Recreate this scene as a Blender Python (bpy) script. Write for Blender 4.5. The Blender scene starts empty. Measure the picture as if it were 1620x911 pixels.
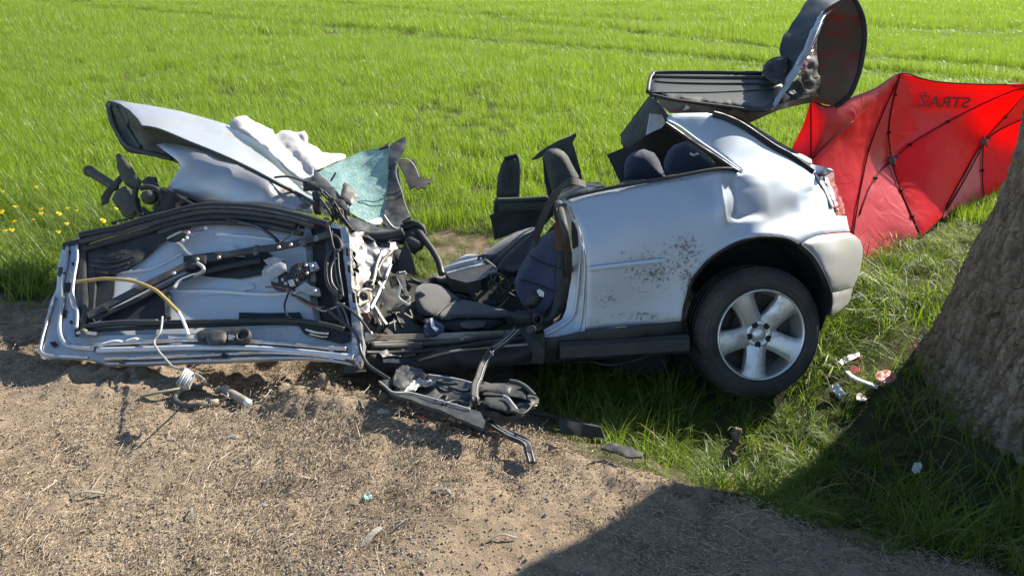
import bpy, bmesh, math, random
import numpy as np
from mathutils import Vector, Matrix, noise as mnoise
from mathutils.geometry import delaunay_2d_cdt

rnd = random.Random(7)
rng = np.random.default_rng(7)
scene = bpy.context.scene
C = scene.collection

# ------------------------------------------------------------------ camera
W, H, F = 1620.0, 911.0, 1250.0
CAMH, PITCH = 1.70, math.radians(22.5)
cam_d = bpy.data.cameras.new('camera')
cam = bpy.data.objects.new('camera', cam_d)
C.objects.link(cam)
cam.location = (0, 0, CAMH)
cam.rotation_euler = (math.pi / 2 - PITCH, 0, 0)
cam_d.sensor_width = 36
cam_d.lens = 36 * F / W
cam_d.clip_start = .05
cam_d.clip_end = 3000
scene.camera = cam

# ------------------------------------------------------------------ light
SUN_AZ, SUN_EL = math.radians(52.5), math.radians(35)      # azimuth from +Y towards +X
world = bpy.data.worlds.new('World')
scene.world = world
world.use_nodes = True
wn = world.node_tree
wn.nodes.clear()
sky = wn.nodes.new('ShaderNodeTexSky')
sky.sky_type = 'NISHITA'
sky.sun_disc = False
sky.sun_elevation = SUN_EL
sky.sun_rotation = SUN_AZ
sky.air_density = 1.0
sky.dust_density = .35
sky.ozone_density = 2.2
bg = wn.nodes.new('ShaderNodeBackground')
bg.inputs['Strength'].default_value = .088
wo = wn.nodes.new('ShaderNodeOutputWorld')
wn.links.new(sky.outputs[0], bg.inputs[0])
wn.links.new(bg.outputs[0], wo.inputs[0])

sun_d = bpy.data.lights.new('sun', 'SUN')
sun_d.energy = 5.0
sun_d.angle = math.radians(.55)
sun_d.color = (1, .93, .80)
sun = bpy.data.objects.new('sun', sun_d)
C.objects.link(sun)
SUN = Vector((math.sin(SUN_AZ) * math.cos(SUN_EL), math.cos(SUN_AZ) * math.cos(SUN_EL), math.sin(SUN_EL)))
sun.rotation_euler = SUN.to_track_quat('Z', 'Y').to_euler()
sun.location = SUN * 60

scene.view_settings.view_transform = 'Standard'
scene.view_settings.look = 'None'
scene.view_settings.exposure = 1.36
scene.view_settings.gamma = 1
scene.cycles.max_bounces = 7
scene.cycles.transparent_max_bounces = 6
scene.cycles.caustics_reflective = False
scene.cycles.caustics_refractive = False

# ------------------------------------------------------------------ measuring
CP, SP = math.cos(PITCH), math.sin(PITCH)
CAM = np.array((0, 0, CAMH))


def rays(px, py):
    """direction of the sight line per unit of depth (arrays)"""
    x = (np.asarray(px, float) - W / 2) / F
    y = (H / 2 - np.asarray(py, float)) / F
    return np.stack([x, CP + y * SP, -SP + y * CP], -1)


def V(px, py, d):
    r = rays(px, py)
    return Vector(CAM + r * d)


def project(P):
    P = np.asarray(P, float) - CAM
    z = P[..., 1] * CP - P[..., 2] * SP
    y = P[..., 1] * SP + P[..., 2] * CP
    return W / 2 + F * P[..., 0] / z, H / 2 - F * y / z, z


def rbf(pts, vals, kind='lin'):
    """smooth interpolation through scattered 2D control values, with a linear trend"""
    p = np.asarray(pts, float)
    v = np.asarray(vals, float)
    n = len(p)
    sc = max(1e-9, np.ptp(p, 0).max())
    c = p.mean(0)
    q = (p - c) / sc
    m = 3 if n > 3 else 1

    def ker(r):
        if kind == 'lin':
            return r
        return np.where(r > 1e-9, r * r * np.log(np.maximum(r, 1e-9)), 0)
    A = np.zeros((n + m, n + m))
    A[:n, :n] = ker(np.linalg.norm(q[:, None] - q[None], axis=-1))
    T = np.concatenate([np.ones((n, 1)), q], 1)[:, :m]
    A[:n, n:] = T
    A[n:, :n] = T.T
    b = np.zeros(n + m)
    b[:n] = v
    w = np.linalg.lstsq(A, b, rcond=None)[0]

    def f(x, y):
        X = (np.stack([np.asarray(x, float), np.asarray(y, float)], -1) - c) / sc
        sh = X.shape[:-1]
        X = X.reshape(-1, 2)
        out = np.empty(len(X))
        for i in range(0, len(X), 20000):
            x_ = X[i:i + 20000]
            K = ker(np.linalg.norm(x_[:, None] - q[None], axis=-1))
            T_ = np.concatenate([np.ones((len(x_), 1)), x_], 1)[:, :m]
            out[i:i + 20000] = K @ w[:n] + T_ @ w[n:]
        return out.reshape(sh)
    return f


def dep(*ctrl, kind='tps'):
    """surface given by pixel control points with camera depths -> fn(px, py) -> world points"""
    if len(ctrl) == 1:
        return lambda px, py: CAM + rays(px, py) * ctrl[0][-1]
    f = rbf([c[:2] for c in ctrl], [c[2] for c in ctrl], kind)
    return lambda px, py: CAM + rays(px, py) * f(px, py)[..., None]


class Plane:
    def __init__(s, o, n):
        s.o = np.array(o, float)
        s.n = np.array(n, float) / np.linalg.norm(n)

    def at(s, px, py, off=0.0):
        r = rays(px, py)
        t = ((s.o - CAM) @ s.n + off) / (r @ s.n)
        return CAM + r * t[..., None]

    def fn(s, *ctrl, off=0.0):
        """surface that stands off from the plane by the control offsets"""
        if not ctrl:
            return lambda px, py: s.at(px, py, off)
        f = rbf([c[:2] for c in ctrl], [c[2] for c in ctrl], 'tps')
        return lambda px, py: s.at(px, py, f(px, py) + off)


def push(fn, d):
    """same surface, d metres nearer to the eye along the sight line"""
    def g(px, py):
        p = fn(px, py)
        v = CAM - p
        return p + v / np.linalg.norm(v, axis=-1)[..., None] * d
    return g


def P1(fn, px, py):
    return Vector(fn(np.array([px], float), np.array([py], float))[0])


def PL(fn, pts):
    return [P1(fn, *p) for p in pts]


# ------------------------------------------------------------------ noise (numpy)
def _h(ix, iy, seed):
    n = (ix.astype(np.int64) * 374761393 + iy.astype(np.int64) * 668265263 + seed * 974634777) & 0xffffffff
    n = ((n ^ (n >> 13)) * 1274126177) & 0xffffffff
    n = (n ^ (n >> 16)) & 0xffffffff
    return n / 4294967295.0


def vnoise(x, y, seed=0):
    x = np.asarray(x, float)
    y = np.asarray(y, float)
    ix = np.floor(x)
    iy = np.floor(y)
    fx = x - ix
    fy = y - iy
    fx = fx * fx * fx * (fx * (fx * 6 - 15) + 10)
    fy = fy * fy * fy * (fy * (fy * 6 - 15) + 10)
    a = _h(ix, iy, seed)
    b = _h(ix + 1, iy, seed)
    c = _h(ix, iy + 1, seed)
    d = _h(ix + 1, iy + 1, seed)
    return (a * (1 - fx) + b * fx) * (1 - fy) + (c * (1 - fx) + d * fx) * fy - .5


def fbm(x, y, oct=4, seed=0, gain=.5):
    s = 0
    a = 1
    for i in range(oct):
        s = s + a * vnoise(x * 2 ** i + i * 17.3, y * 2 ** i - i * 9.1, seed + i)
        a *= gain
    return s


def cells(x, y, seed=0, jit=.9):
    """cell noise: distance to nearest and second nearest feature, and the id of the nearest"""
    ix = np.floor(x)
    iy = np.floor(y)
    f1 = np.full(x.shape, 9.)
    f2 = np.full(x.shape, 9.)
    idn = np.zeros(x.shape)
    for dx in (-1, 0, 1):
        for dy in (-1, 0, 1):
            cx = ix + dx
            cy = iy + dy
            px = cx + .5 + jit * (_h(cx, cy, seed) - .5)
            py = cy + .5 + jit * (_h(cx, cy, seed + 11) - .5)
            d = np.hypot(px - x, py - y)
            k = _h(cx, cy, seed + 23)
            near = d < f1
            f2 = np.where(near, f1, np.minimum(f2, d))
            idn = np.where(near, k, idn)
            f1 = np.where(near, d, f1)
    return f1, f2, idn


# ------------------------------------------------------------------ objects
ORIGIN = {}


def root_of(o):
    while o.parent:
        o = o.parent
    return o


def link(name, me, parent=None, base=None, label=None, cat=None, group=None, kind=None):
    o = bpy.data.objects.new(name, me)
    C.objects.link(o)
    if parent is not None:
        o.parent = parent
    elif base is not None:
        o.location = base
    if label:
        o['label'] = label
    if cat:
        o['category'] = cat
    if group:
        o['group'] = group
    if kind:
        o['kind'] = kind
    return o


def thing(name, label, cat, base, group=None):
    return link(name, None, None, Vector(base), label, cat, group)


def mesh(name, verts, faces, mat, parent=None, smooth=True, flat=(), label=None, cat=None, group=None, kind=None, attrs=None):
    """link one mesh object; verts are world coordinates"""
    v = np.asarray([tuple(p) for p in verts], float) if not isinstance(verts, np.ndarray) else verts.astype(float)
    if parent is not None:
        base = np.array(root_of(parent).location)
    elif kind == 'structure':
        base = np.zeros(3)
    else:
        base = v.mean(0)
        base[2] = v[:, 2].min()
    me = bpy.data.meshes.new(name)
    me.from_pydata((v - base).tolist(), [], [list(map(int, f)) for f in faces])
    if smooth:
        sm = np.ones(len(me.polygons), bool)
        for a, b in flat:
            sm[a:b] = False
        me.polygons.foreach_set('use_smooth', sm)
    for m in (mat if isinstance(mat, (list, tuple)) else [mat]):
        me.materials.append(m)
    if attrs:
        for k, val in attrs.items():
            at = me.attributes.new(k, 'FLOAT', 'POINT')
            at.data.foreach_set('value', np.asarray(val, np.float32))
    me.update()
    return link(name, me, parent, Vector(base), label, cat, group, kind)


def resample(pts, step, closed=False, smooth=False):
    P = np.asarray(pts, float)
    if smooth:
        P = catmull(P, 8, closed)
    if closed:
        P = np.vstack([P, P[:1]])
    out = []
    for a, b in zip(P[:-1], P[1:]):
        n = max(1, int(round(np.linalg.norm(b - a) / step)))
        for i in range(n):
            out.append(a + (b - a) * i / n)
    if not closed:
        out.append(P[-1])
    return np.array(out)


def catmull(P, n=6, closed=False):
    P = np.asarray(P, float)
    m = len(P)
    if m < 3:
        return np.array([P[0] + (P[-1] - P[0]) * t for t in np.linspace(0, 1, n + 1)])
    out = []
    for i in range(m if closed else m - 1):
        if closed:
            a, b, c, d = P[(i - 1) % m], P[i], P[(i + 1) % m], P[(i + 2) % m]
        else:
            a, b, c, d = P[max(i - 1, 0)], P[i], P[i + 1], P[min(i + 2, m - 1)]
        for k in range(n):
            t = k / n
            out.append(.5 * (2 * b + (c - a) * t + (2 * a - 5 * b + 4 * c - d) * t * t + (3 * b - a - 3 * c + d) * t ** 3))
    if not closed:
        out.append(P[-1])
    return np.array(out)


def inside(poly, x, y):
    poly = np.asarray(poly, float)
    r = np.zeros(np.shape(x), bool)
    j = len(poly) - 1
    for i in range(len(poly)):
        xi, yi = poly[i]
        xj, yj = poly[j]
        if yi != yj:
            r ^= ((yi > y) != (yj > y)) & (x < (xj - xi) * (y - yi) / (yj - yi) + xi)
        j = i
    return r


def edge_dist(poly, x, y):
    poly = np.asarray(poly, float)
    d = np.full(np.shape(x), 1e9)
    for a, b in zip(poly, np.roll(poly, -1, 0)):
        ab = b - a
        L = max(1e-12, ab @ ab)
        t = np.clip(((x - a[0]) * ab[0] + (y - a[1]) * ab[1]) / L, 0, 1)
        d = np.minimum(d, np.hypot(x - a[0] - t * ab[0], y - a[1] - t * ab[1]))
    return d


def sheet(name, outline, fn, mat, parent=None, sp=7, th=.003, rough=None, bulge=None, roll=None, round=False, attr=None, **kw):
    """a plate cut to an outline, lying on surface fn, with real thickness th (away from the eye).
    bulge=(metres, width): swells in the middle; roll=(metres, width): its rim turns away; rough=(size m, amp m): crumpled"""
    ol = resample(outline, sp, True, round)
    x0, y0 = ol.min(0)
    x1, y1 = ol.max(0)
    gx, gy = np.meshgrid(np.arange(x0, x1, sp), np.arange(y0, y1, sp * .87))
    gx = gx + (np.arange(gx.shape[0]) % 2)[:, None] * sp / 2
    gx = gx.ravel() + rng.uniform(-.12, .12, gx.size) * sp
    gy = gy.ravel() + rng.uniform(-.12, .12, gy.size) * sp
    ok = inside(ol, gx, gy)
    gx, gy = gx[ok], gy[ok]
    ok = edge_dist(ol, gx, gy) > sp * .55
    pts = np.vstack([ol, np.stack([gx[ok], gy[ok]], -1)])
    nb = len(ol)
    res = delaunay_2d_cdt([Vector((float(a), float(-b))) for a, b in pts], [], [list(range(nb))[::-1]], 1, 1e-5)
    p2 = np.array([(v.x, -v.y) for v in res[0]])
    tri = [f for f in res[2] if len(f) == 3]
    tri = np.array(tri, int)
    X = fn(p2[:, 0], p2[:, 1])
    ed = edge_dist(ol, p2[:, 0], p2[:, 1])
    view = CAM - X
    view /= np.linalg.norm(view, axis=1)[:, None]
    if bulge:
        t = np.clip(ed / bulge[1], 0, 1)
        X = X + view * (bulge[0] * np.sqrt(np.clip(1 - (1 - t) ** 2, 0, 1)))[:, None]
    if roll:
        t = np.clip(1 - ed / roll[1], 0, 1)
        X = X - view * (roll[0] * t * t)[:, None]
    # normals towards the eye
    def normals(X):
        n = np.cross(X[tri[:, 1]] - X[tri[:, 0]], X[tri[:, 2]] - X[tri[:, 0]])
        N = np.zeros_like(X)
        for k in range(3):
            np.add.at(N, tri[:, k], n)
        return N / np.maximum(np.linalg.norm(N, axis=1), 1e-12)[:, None]
    N = normals(X)
    if np.sum((N * view).sum(1)) < 0:
        tri = tri[:, ::-1]
        N = -N
    if rough:
        s, a = rough[:2]
        ridged = len(rough) > 2
        seed = Vector((rnd.random() * 50,) * 3)
        d = np.empty(len(X))
        for i, p in enumerate(X):
            q = Vector(p) / s + seed
            if ridged:
                d[i] = 1 - 2 * abs(mnoise.noise(q)) - abs(mnoise.noise(q * 2.3)) * .8
            else:
                d[i] = mnoise.noise(q) + .5 * mnoise.noise(q * 2.1)
        X = X + N * (d * a)[:, None]
        N = normals(X)
        if np.sum((N * view).sum(1)) < 0:
            N = -N
    at = attr(p2[:, 0], p2[:, 1]) if attr else None
    n = len(X)
    ec = {}
    for t in tri:
        for a, b in ((t[0], t[1]), (t[1], t[2]), (t[2], t[0])):
            ec[(a, b)] = ec.get((a, b), 0) + 1
    bd = [(a, b) for (a, b) in ec if (b, a) not in ec]
    B = X - N * th
    verts = [X, B]
    faces = tri.tolist() + (tri[:, ::-1] + n).tolist()
    k = 2 * n
    nf = len(faces)
    rim = []
    for a, b in bd:
        rim += [X[a], X[b], B[b], B[a]]
        faces.append((k + 1, k, k + 3, k + 2))
        k += 4
    if rim:
        verts.append(np.array(rim))
    vv = np.vstack(verts)
    attrs = None
    if at is not None:
        full = np.zeros(len(vv))
        full[:n] = at
        attrs = {'wear': full}
    return mesh(name, vv, faces, mat, parent, True, [(nf, len(faces))], attrs=attrs, **kw)


def tube_geo(pts, r, n=8, smooth=6, flat=None, up=None, caps=True):
    """sweep: round (r number or list) or flat=(w, h) strip; returns verts, faces"""
    P = np.array([tuple(p) for p in pts], float)
    R = np.full(len(P), r, float) if np.isscalar(r) else np.asarray(r, float)
    if smooth and len(P) > 2:
        Q = catmull(np.column_stack([P, R]), smooth)
        P, R = Q[:, :3], Q[:, 3]
    T = np.gradient(P, axis=0)
    T /= np.maximum(np.linalg.norm(T, axis=1), 1e-9)[:, None]
    u = np.array(up if up is not None else (0, 0, 1), float)
    if abs(T[0] @ u) > .95 and up is None:
        u = np.array((0, 1, 0.))
    V_, F_ = [], []
    if flat:
        w, h = flat[0] / 2, flat[1] / 2
        b = min(w, h) * .4
        sec = [(-w + b, -h), (w - b, -h), (w, -h + b), (w, h - b), (w - b, h), (-w + b, h), (-w, h - b), (-w, -h + b)]
        n = 8
    else:
        sec = [(math.cos(2 * math.pi * k / n), math.sin(2 * math.pi * k / n)) for k in range(n)]
    prev = u
    for i, (p, t) in enumerate(zip(P, T)):
        ref = u if up is not None else prev
        s = np.cross(t, ref)
        s /= max(np.linalg.norm(s), 1e-9)
        o = np.cross(s, t)
        prev = o
        for a, b_ in sec:
            k = R[i] if not flat else (R[i] if r is not None and not np.isscalar(r) else 1)
            V_.append(p + s * a * k + o * b_ * k)
    m = len(P)
    for i in range(m - 1):
        for k in range(n):
            k2 = (k + 1) % n
            F_.append((i * n + k, i * n + k2, (i + 1) * n + k2, (i + 1) * n + k))
    if caps:
        F_.append(tuple(range(n))[::-1])
        F_.append(tuple((m - 1) * n + k for k in range(n)))
    return V_, F_


def merge(*geos):
    V_, F_ = [], []
    for v, f in geos:
        k = len(V_)
        V_ += [tuple(p) for p in v]
        F_ += [tuple(i + k for i in q) for q in f]
    return V_, F_


def tube(name, pts, r, mat, parent=None, n=8, smooth=6, flat=None, up=None, **kw):
    v, f = tube_geo(pts, r, n, smooth, flat, up)
    return mesh(name, v, f, mat, parent, smooth=not flat, flat=[(len(f) - 2, len(f))] if not flat else (), **kw)


def box_geo(c, ax, size, bev=.12):
    """box with chamfered edges; ax three axis vectors, size full lengths"""
    a = [Vector(v).normalized() for v in ax]
    h = [s / 2 for s in size]
    b = min(h) * bev * 2
    bm = bmesh.new()
    bmesh.ops.create_cube(bm, size=2)
    for v in bm.verts:
        v.co = Vector((v.co.x * h[0], v.co.y * h[1], v.co.z * h[2]))
    if bev:
        bmesh.ops.bevel(bm, geom=list(bm.edges), offset=b, segments=1, affect='EDGES')
    V_ = [tuple(Vector(c) + a[0] * v.co.x + a[1] * v.co.y + a[2] * v.co.z) for v in bm.verts]
    bm.verts.index_update()
    F_ = [tuple(v.index for v in f.verts) for f in bm.faces]
    bm.free()
    m = Matrix((a[0], a[1], a[2]))
    if m.determinant() < 0:
        F_ = [f[::-1] for f in F_]
    return V_, F_


def lathe_geo(prof, c, axis, side, n=48, closed=False):
    """prof: (radius, height along axis) pairs"""
    c = Vector(c)
    w = Vector(axis).normalized()
    u = Vector(side)
    u = (u - w * u.dot(w)).normalized()
    v = w.cross(u)
    V_, F_ = [], []
    for r, h in prof:
        for k in range(n):
            t = 2 * math.pi * k / n
            V_.append(c + w * h + (u * math.cos(t) + v * math.sin(t)) * r)
    m = len(prof)
    for i in range(m if closed else m - 1):
        j = (i + 1) % m
        for k in range(n):
            k2 = (k + 1) % n
            F_.append((i * n + k, i * n + k2, j * n + k2, j * n + k))
    return V_, F_


# ------------------------------------------------------------------ materials
def mat(name, col, rough=.6, metal=0., col2=None, nscale=8., namt=.5, bump=0., bscale=60., spec=.5, coat=0., detail=6, wear=None, wearcol=(.12, .09, .06), sheen=0., ramp=(.35, .65), rough2=None, stretch=None, bdist=.004):
    m = bpy.data.materials.new(name)
    m.use_nodes = True
    nt = m.node_tree
    b = nt.nodes['Principled BSDF']
    L = nt.links.new
    b.inputs['Base Color'].default_value = (*col, 1)
    b.inputs['Roughness'].default_value = rough
    b.inputs['Metallic'].default_value = metal
    b.inputs['Specular IOR Level'].default_value = spec
    b.inputs['Coat Weight'].default_value = coat
    b.inputs['Coat Roughness'].default_value = .088
    if sheen:
        b.inputs['Sheen Weight'].default_value = sheen
    tc = nt.nodes.new('ShaderNodeTexCoord')
    src = tc.outputs['Object']
    if stretch:
        mp = nt.nodes.new('ShaderNodeMapping')
        mp.inputs['Scale'].default_value = stretch
        L(src, mp.inputs[0])
        src = mp.outputs[0]
    last = None
    if col2:
        n = nt.nodes.new('ShaderNodeTexNoise')
        n.inputs['Scale'].default_value = nscale
        n.inputs['Detail'].default_value = detail
        n.inputs['Roughness'].default_value = .65
        L(src, n.inputs['Vector'])
        r = nt.nodes.new('ShaderNodeMapRange')
        r.inputs['From Min'].default_value = ramp[0]
        r.inputs['From Max'].default_value = ramp[1]
        r.inputs['To Max'].default_value = namt * 2 if namt < .5 else 1
        L(n.outputs['Fac'], r.inputs['Value'])
        mx = nt.nodes.new('ShaderNodeMix')
        mx.data_type = 'RGBA'
        mx.inputs['A'].default_value = (*col, 1)
        mx.inputs['B'].default_value = (*col2, 1)
        L(r.outputs[0], mx.inputs['Factor'])
        last = mx.outputs['Result']
        if rough2 is not None:
            rr = nt.nodes.new('ShaderNodeMapRange')
            rr.inputs['To Min'].default_value = rough
            rr.inputs['To Max'].default_value = rough2
            L(r.outputs[0], rr.inputs['Value'])
            L(rr.outputs[0], b.inputs['Roughness'])
    if wear:
        at = nt.nodes.new('ShaderNodeAttribute')
        at.attribute_name = 'wear'
        n2 = nt.nodes.new('ShaderNodeTexNoise')
        n2.inputs['Scale'].default_value = wear
        n2.inputs['Detail'].default_value = 8
        n2.inputs['Roughness'].default_value = .72
        L(tc.outputs['Object'], n2.inputs['Vector'])
        n4 = nt.nodes.new('ShaderNodeTexNoise')
        n4.inputs['Scale'].default_value = 7
        n4.inputs['Detail'].default_value = 3
        L(tc.outputs['Object'], n4.inputs['Vector'])
        lo = nt.nodes.new('ShaderNodeMath')
        lo.operation = 'MULTIPLY_ADD'
        lo.inputs[1].default_value = .28
        lo.inputs[2].default_value = -.14
        L(n4.outputs['Fac'], lo.inputs[0])
        a0 = nt.nodes.new('ShaderNodeMath')
        a0.operation = 'ADD'
        L(n2.outputs['Fac'], a0.inputs[0])
        L(lo.outputs[0], a0.inputs[1])
        ad = nt.nodes.new('ShaderNodeMath')
        ad.operation = 'ADD'
        L(a0.outputs[0], ad.inputs[0])
        L(at.outputs['Fac'], ad.inputs[1])
        r2 = nt.nodes.new('ShaderNodeMapRange')
        r2.inputs['From Min'].default_value = .86
        r2.inputs['From Max'].default_value = .98
        L(ad.outputs[0], r2.inputs['Value'])
        mx2 = nt.nodes.new('ShaderNodeMix')
        mx2.data_type = 'RGBA'
        if last:
            dm = nt.nodes.new('ShaderNodeMath')
            dm.operation = 'MULTIPLY'
            L(at.outputs['Fac'], dm.inputs[0])
            L(n2.outputs['Fac'], dm.inputs[1])
            d2 = nt.nodes.new('ShaderNodeMath')
            d2.operation = 'MULTIPLY'
            d2.use_clamp = True
            d2.inputs[1].default_value = 2.6
            L(dm.outputs[0], d2.inputs[0])
            mx3 = nt.nodes.new('ShaderNodeMix')
            mx3.data_type = 'RGBA'
            L(d2.outputs[0], mx3.inputs['Factor'])
            L(last, mx3.inputs['A'])
            mx3.inputs['B'].default_value = (.40, .375, .335, 1)
            L(mx3.outputs['Result'], mx2.inputs['A'])
        else:
            mx2.inputs['A'].default_value = (*col, 1)
        mx2.inputs['B'].default_value = (*wearcol, 1)
        L(r2.outputs[0], mx2.inputs['Factor'])
        last = mx2.outputs['Result']
        mr = nt.nodes.new('ShaderNodeMapRange')
        mr.inputs['To Min'].default_value = rough
        mr.inputs['To Max'].default_value = .9
        L(r2.outputs[0], mr.inputs['Value'])
        L(mr.outputs[0], b.inputs['Roughness'])
        mm = nt.nodes.new('ShaderNodeMapRange')
        mm.inputs['To Min'].default_value = metal
        mm.inputs['To Max'].default_value = 0
        L(r2.outputs[0], mm.inputs['Value'])
        L(mm.outputs[0], b.inputs['Metallic'])
    if last:
        L(last, b.inputs['Base Color'])
    if bump:
        n3 = nt.nodes.new('ShaderNodeTexNoise')
        n3.inputs['Scale'].default_value = bscale
        n3.inputs['Detail'].default_value = 5
        L(src, n3.inputs['Vector'])
        bp = nt.nodes.new('ShaderNodeBump')
        bp.inputs['Strength'].default_value = bump
        bp.inputs['Distance'].default_value = bdist
        L(n3.outputs['Fac'], bp.inputs['Height'])
        L(bp.outputs[0], b.inputs['Normal'])
    return m


def leaf_mat(name, c1, c2, trans=.45, dry=None, rough=.45):
    """blade: colour varies per tuft and along the stalk, light passes through"""
    m = bpy.data.materials.new(name)
    m.use_nodes = True
    nt = m.node_tree
    nt.nodes.clear()
    L = nt.links.new
    oi = nt.nodes.new('ShaderNodeObjectInfo')
    at = nt.nodes.new('ShaderNodeAttribute')
    at.attribute_name = 'tint'
    mx = nt.nodes.new('ShaderNodeMix')
    mx.data_type = 'RGBA'
    mx.inputs['A'].default_value = (*c1, 1)
    mx.inputs['B'].default_value = (*c2, 1)
    ad = nt.nodes.new('ShaderNodeMath')
    ad.operation = 'MULTIPLY_ADD'
    ad.inputs[1].default_value = .35
    L(oi.outputs['Random'], ad.inputs[0])
    ml = nt.nodes.new('ShaderNodeMath')
    ml.operation = 'MULTIPLY'
    ml.inputs[1].default_value = .65
    L(at.outputs['Fac'], ml.inputs[0])
    L(ml.outputs[0], ad.inputs[2])
    L(ad.outputs[0], mx.inputs['Factor'])
    col = mx.outputs['Result']
    if dry:
        gt = nt.nodes.new('ShaderNodeMath')
        gt.operation = 'GREATER_THAN'
        gt.inputs[1].default_value = dry[1]
        L(at.outputs['Fac'], gt.inputs[0])
        m2 = nt.nodes.new('ShaderNodeMix')
        m2.data_type = 'RGBA'
        L(gt.outputs[0], m2.inputs['Factor'])
        L(col, m2.inputs['A'])
        m2.inputs['B'].default_value = (*dry[0], 1)
        col = m2.outputs['Result']
    df = nt.nodes.new('ShaderNodeBsdfPrincipled')
    df.inputs['Roughness'].default_value = rough
    df.inputs['Specular IOR Level'].default_value = .4
    tr = nt.nodes.new('ShaderNodeBsdfTranslucent')
    L(col, df.inputs['Base Color'])
    hs = nt.nodes.new('ShaderNodeHueSaturation')
    hs.inputs['Saturation'].default_value = 1.08
    hs.inputs['Value'].default_value = 1.5
    L(col, hs.inputs['Color'])
    L(hs.outputs[0], tr.inputs['Color'])
    ms = nt.nodes.new('ShaderNodeMixShader')
    ms.inputs[0].default_value = trans
    L(df.outputs[0], ms.inputs[1])
    L(tr.outputs[0], ms.inputs[2])
    out = nt.nodes.new('ShaderNodeOutputMaterial')
    L(ms.outputs[0], out.inputs[0])
    return m


def scatter(name, protos, pts, rot, scl, idx, **props):
    """stuff: thousands of small pieces laid by geometry nodes"""
    me = bpy.data.meshes.new(name)
    me.from_pydata([tuple(p) for p in pts], [], [])
    n = len(pts)
    a = me.attributes.new('rot', 'FLOAT_VECTOR', 'POINT')
    a.data.foreach_set('vector', np.asarray(rot, np.float32).ravel())
    a = me.attributes.new('scl', 'FLOAT_VECTOR', 'POINT')
    s = np.asarray(scl, np.float32)
    if s.ndim == 1:
        s = np.stack([s, s, s], -1)
    a.data.foreach_set('vector', s.ravel())
    a = me.attributes.new('idx', 'INT', 'POINT')
    a.data.foreach_set('value', np.asarray(idx, np.int32))
    o = link(name, me, **props)
    ng = bpy.data.node_groups.new(name, 'GeometryNodeTree')
    ng.interface.new_socket('Geometry', in_out='INPUT', socket_type='NodeSocketGeometry')
    ng.interface.new_socket('Geometry', in_out='OUTPUT', socket_type='NodeSocketGeometry')
    N = ng.nodes.new
    gi = N('NodeGroupInput')
    go = N('NodeGroupOutput')
    jn = N('GeometryNodeJoinGeometry')

    def named(t, nm):
        x = N('GeometryNodeInputNamedAttribute')
        x.data_type = t
        x.inputs['Name'].default_value = nm
        return x.outputs['Attribute']
    er = N('FunctionNodeEulerToRotation')
    ng.links.new(named('FLOAT_VECTOR', 'rot'), er.inputs[0])
    ix = named('INT', 'idx')
    sc = named('FLOAT_VECTOR', 'scl')
    for i, p in enumerate(protos):
        oi = N('GeometryNodeObjectInfo')
        oi.inputs['Object'].default_value = p
        oi.inputs['As Instance'].default_value = True
        cm = N('FunctionNodeCompare')
        cm.data_type = 'INT'
        cm.operation = 'EQUAL'
        ng.links.new(ix, cm.inputs[2])
        cm.inputs[3].default_value = i
        ip = N('GeometryNodeInstanceOnPoints')
        ng.links.new(gi.outputs[0], ip.inputs['Points'])
        ng.links.new(cm.outputs[0], ip.inputs['Selection'])
        ng.links.new(oi.outputs['Geometry'], ip.inputs['Instance'])
        ng.links.new(er.outputs[0], ip.inputs['Rotation'])
        ng.links.new(sc, ip.inputs['Scale'])
        ng.links.new(ip.outputs[0], jn.inputs[0])
    ng.links.new(jn.outputs[0], go.inputs[0])
    md = o.modifiers.new('scatter', 'NODES')
    md.node_group = ng
    return o


def proto(name, verts, faces, mat_, tint=None, smooth=False):
    """a piece that only lives inside the scatters (never linked to the scene)"""
    me = bpy.data.meshes.new(name)
    me.from_pydata([tuple(p) for p in verts], [], [tuple(f) for f in faces])
    if tint is not None:
        a = me.attributes.new('tint', 'FLOAT', 'POINT')
        a.data.foreach_set('value', np.asarray(tint, np.float32))
    if smooth:
        me.polygons.foreach_set('use_smooth', np.ones(len(me.polygons), bool))
    me.materials.append(mat_)
    me.update()
    return bpy.data.objects.new(name, me)


# ------------------------------------------------------------------ car frame (the body lies rolled away in the ditch)
YAW, ROLL, TILT = math.radians(9), math.radians(15), math.radians(0)
REAR = np.array((math.cos(YAW), math.sin(YAW), 0.))
_out = np.array((math.sin(YAW), -math.cos(YAW), 0.))
OUT = _out * math.cos(ROLL) + np.array((0, 0, 1.)) * math.sin(ROLL)
UPC = np.cross(REAR, OUT)
UPC = UPC if UPC[2] > 0 else -UPC
HUB = np.array(V(1205, 530, 3.73))
SIDE = Plane(HUB, OUT)


def car(px, py, off=0.0):
    return Vector(SIDE.at(np.array([px], float), np.array([py], float), off)[0])
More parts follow.
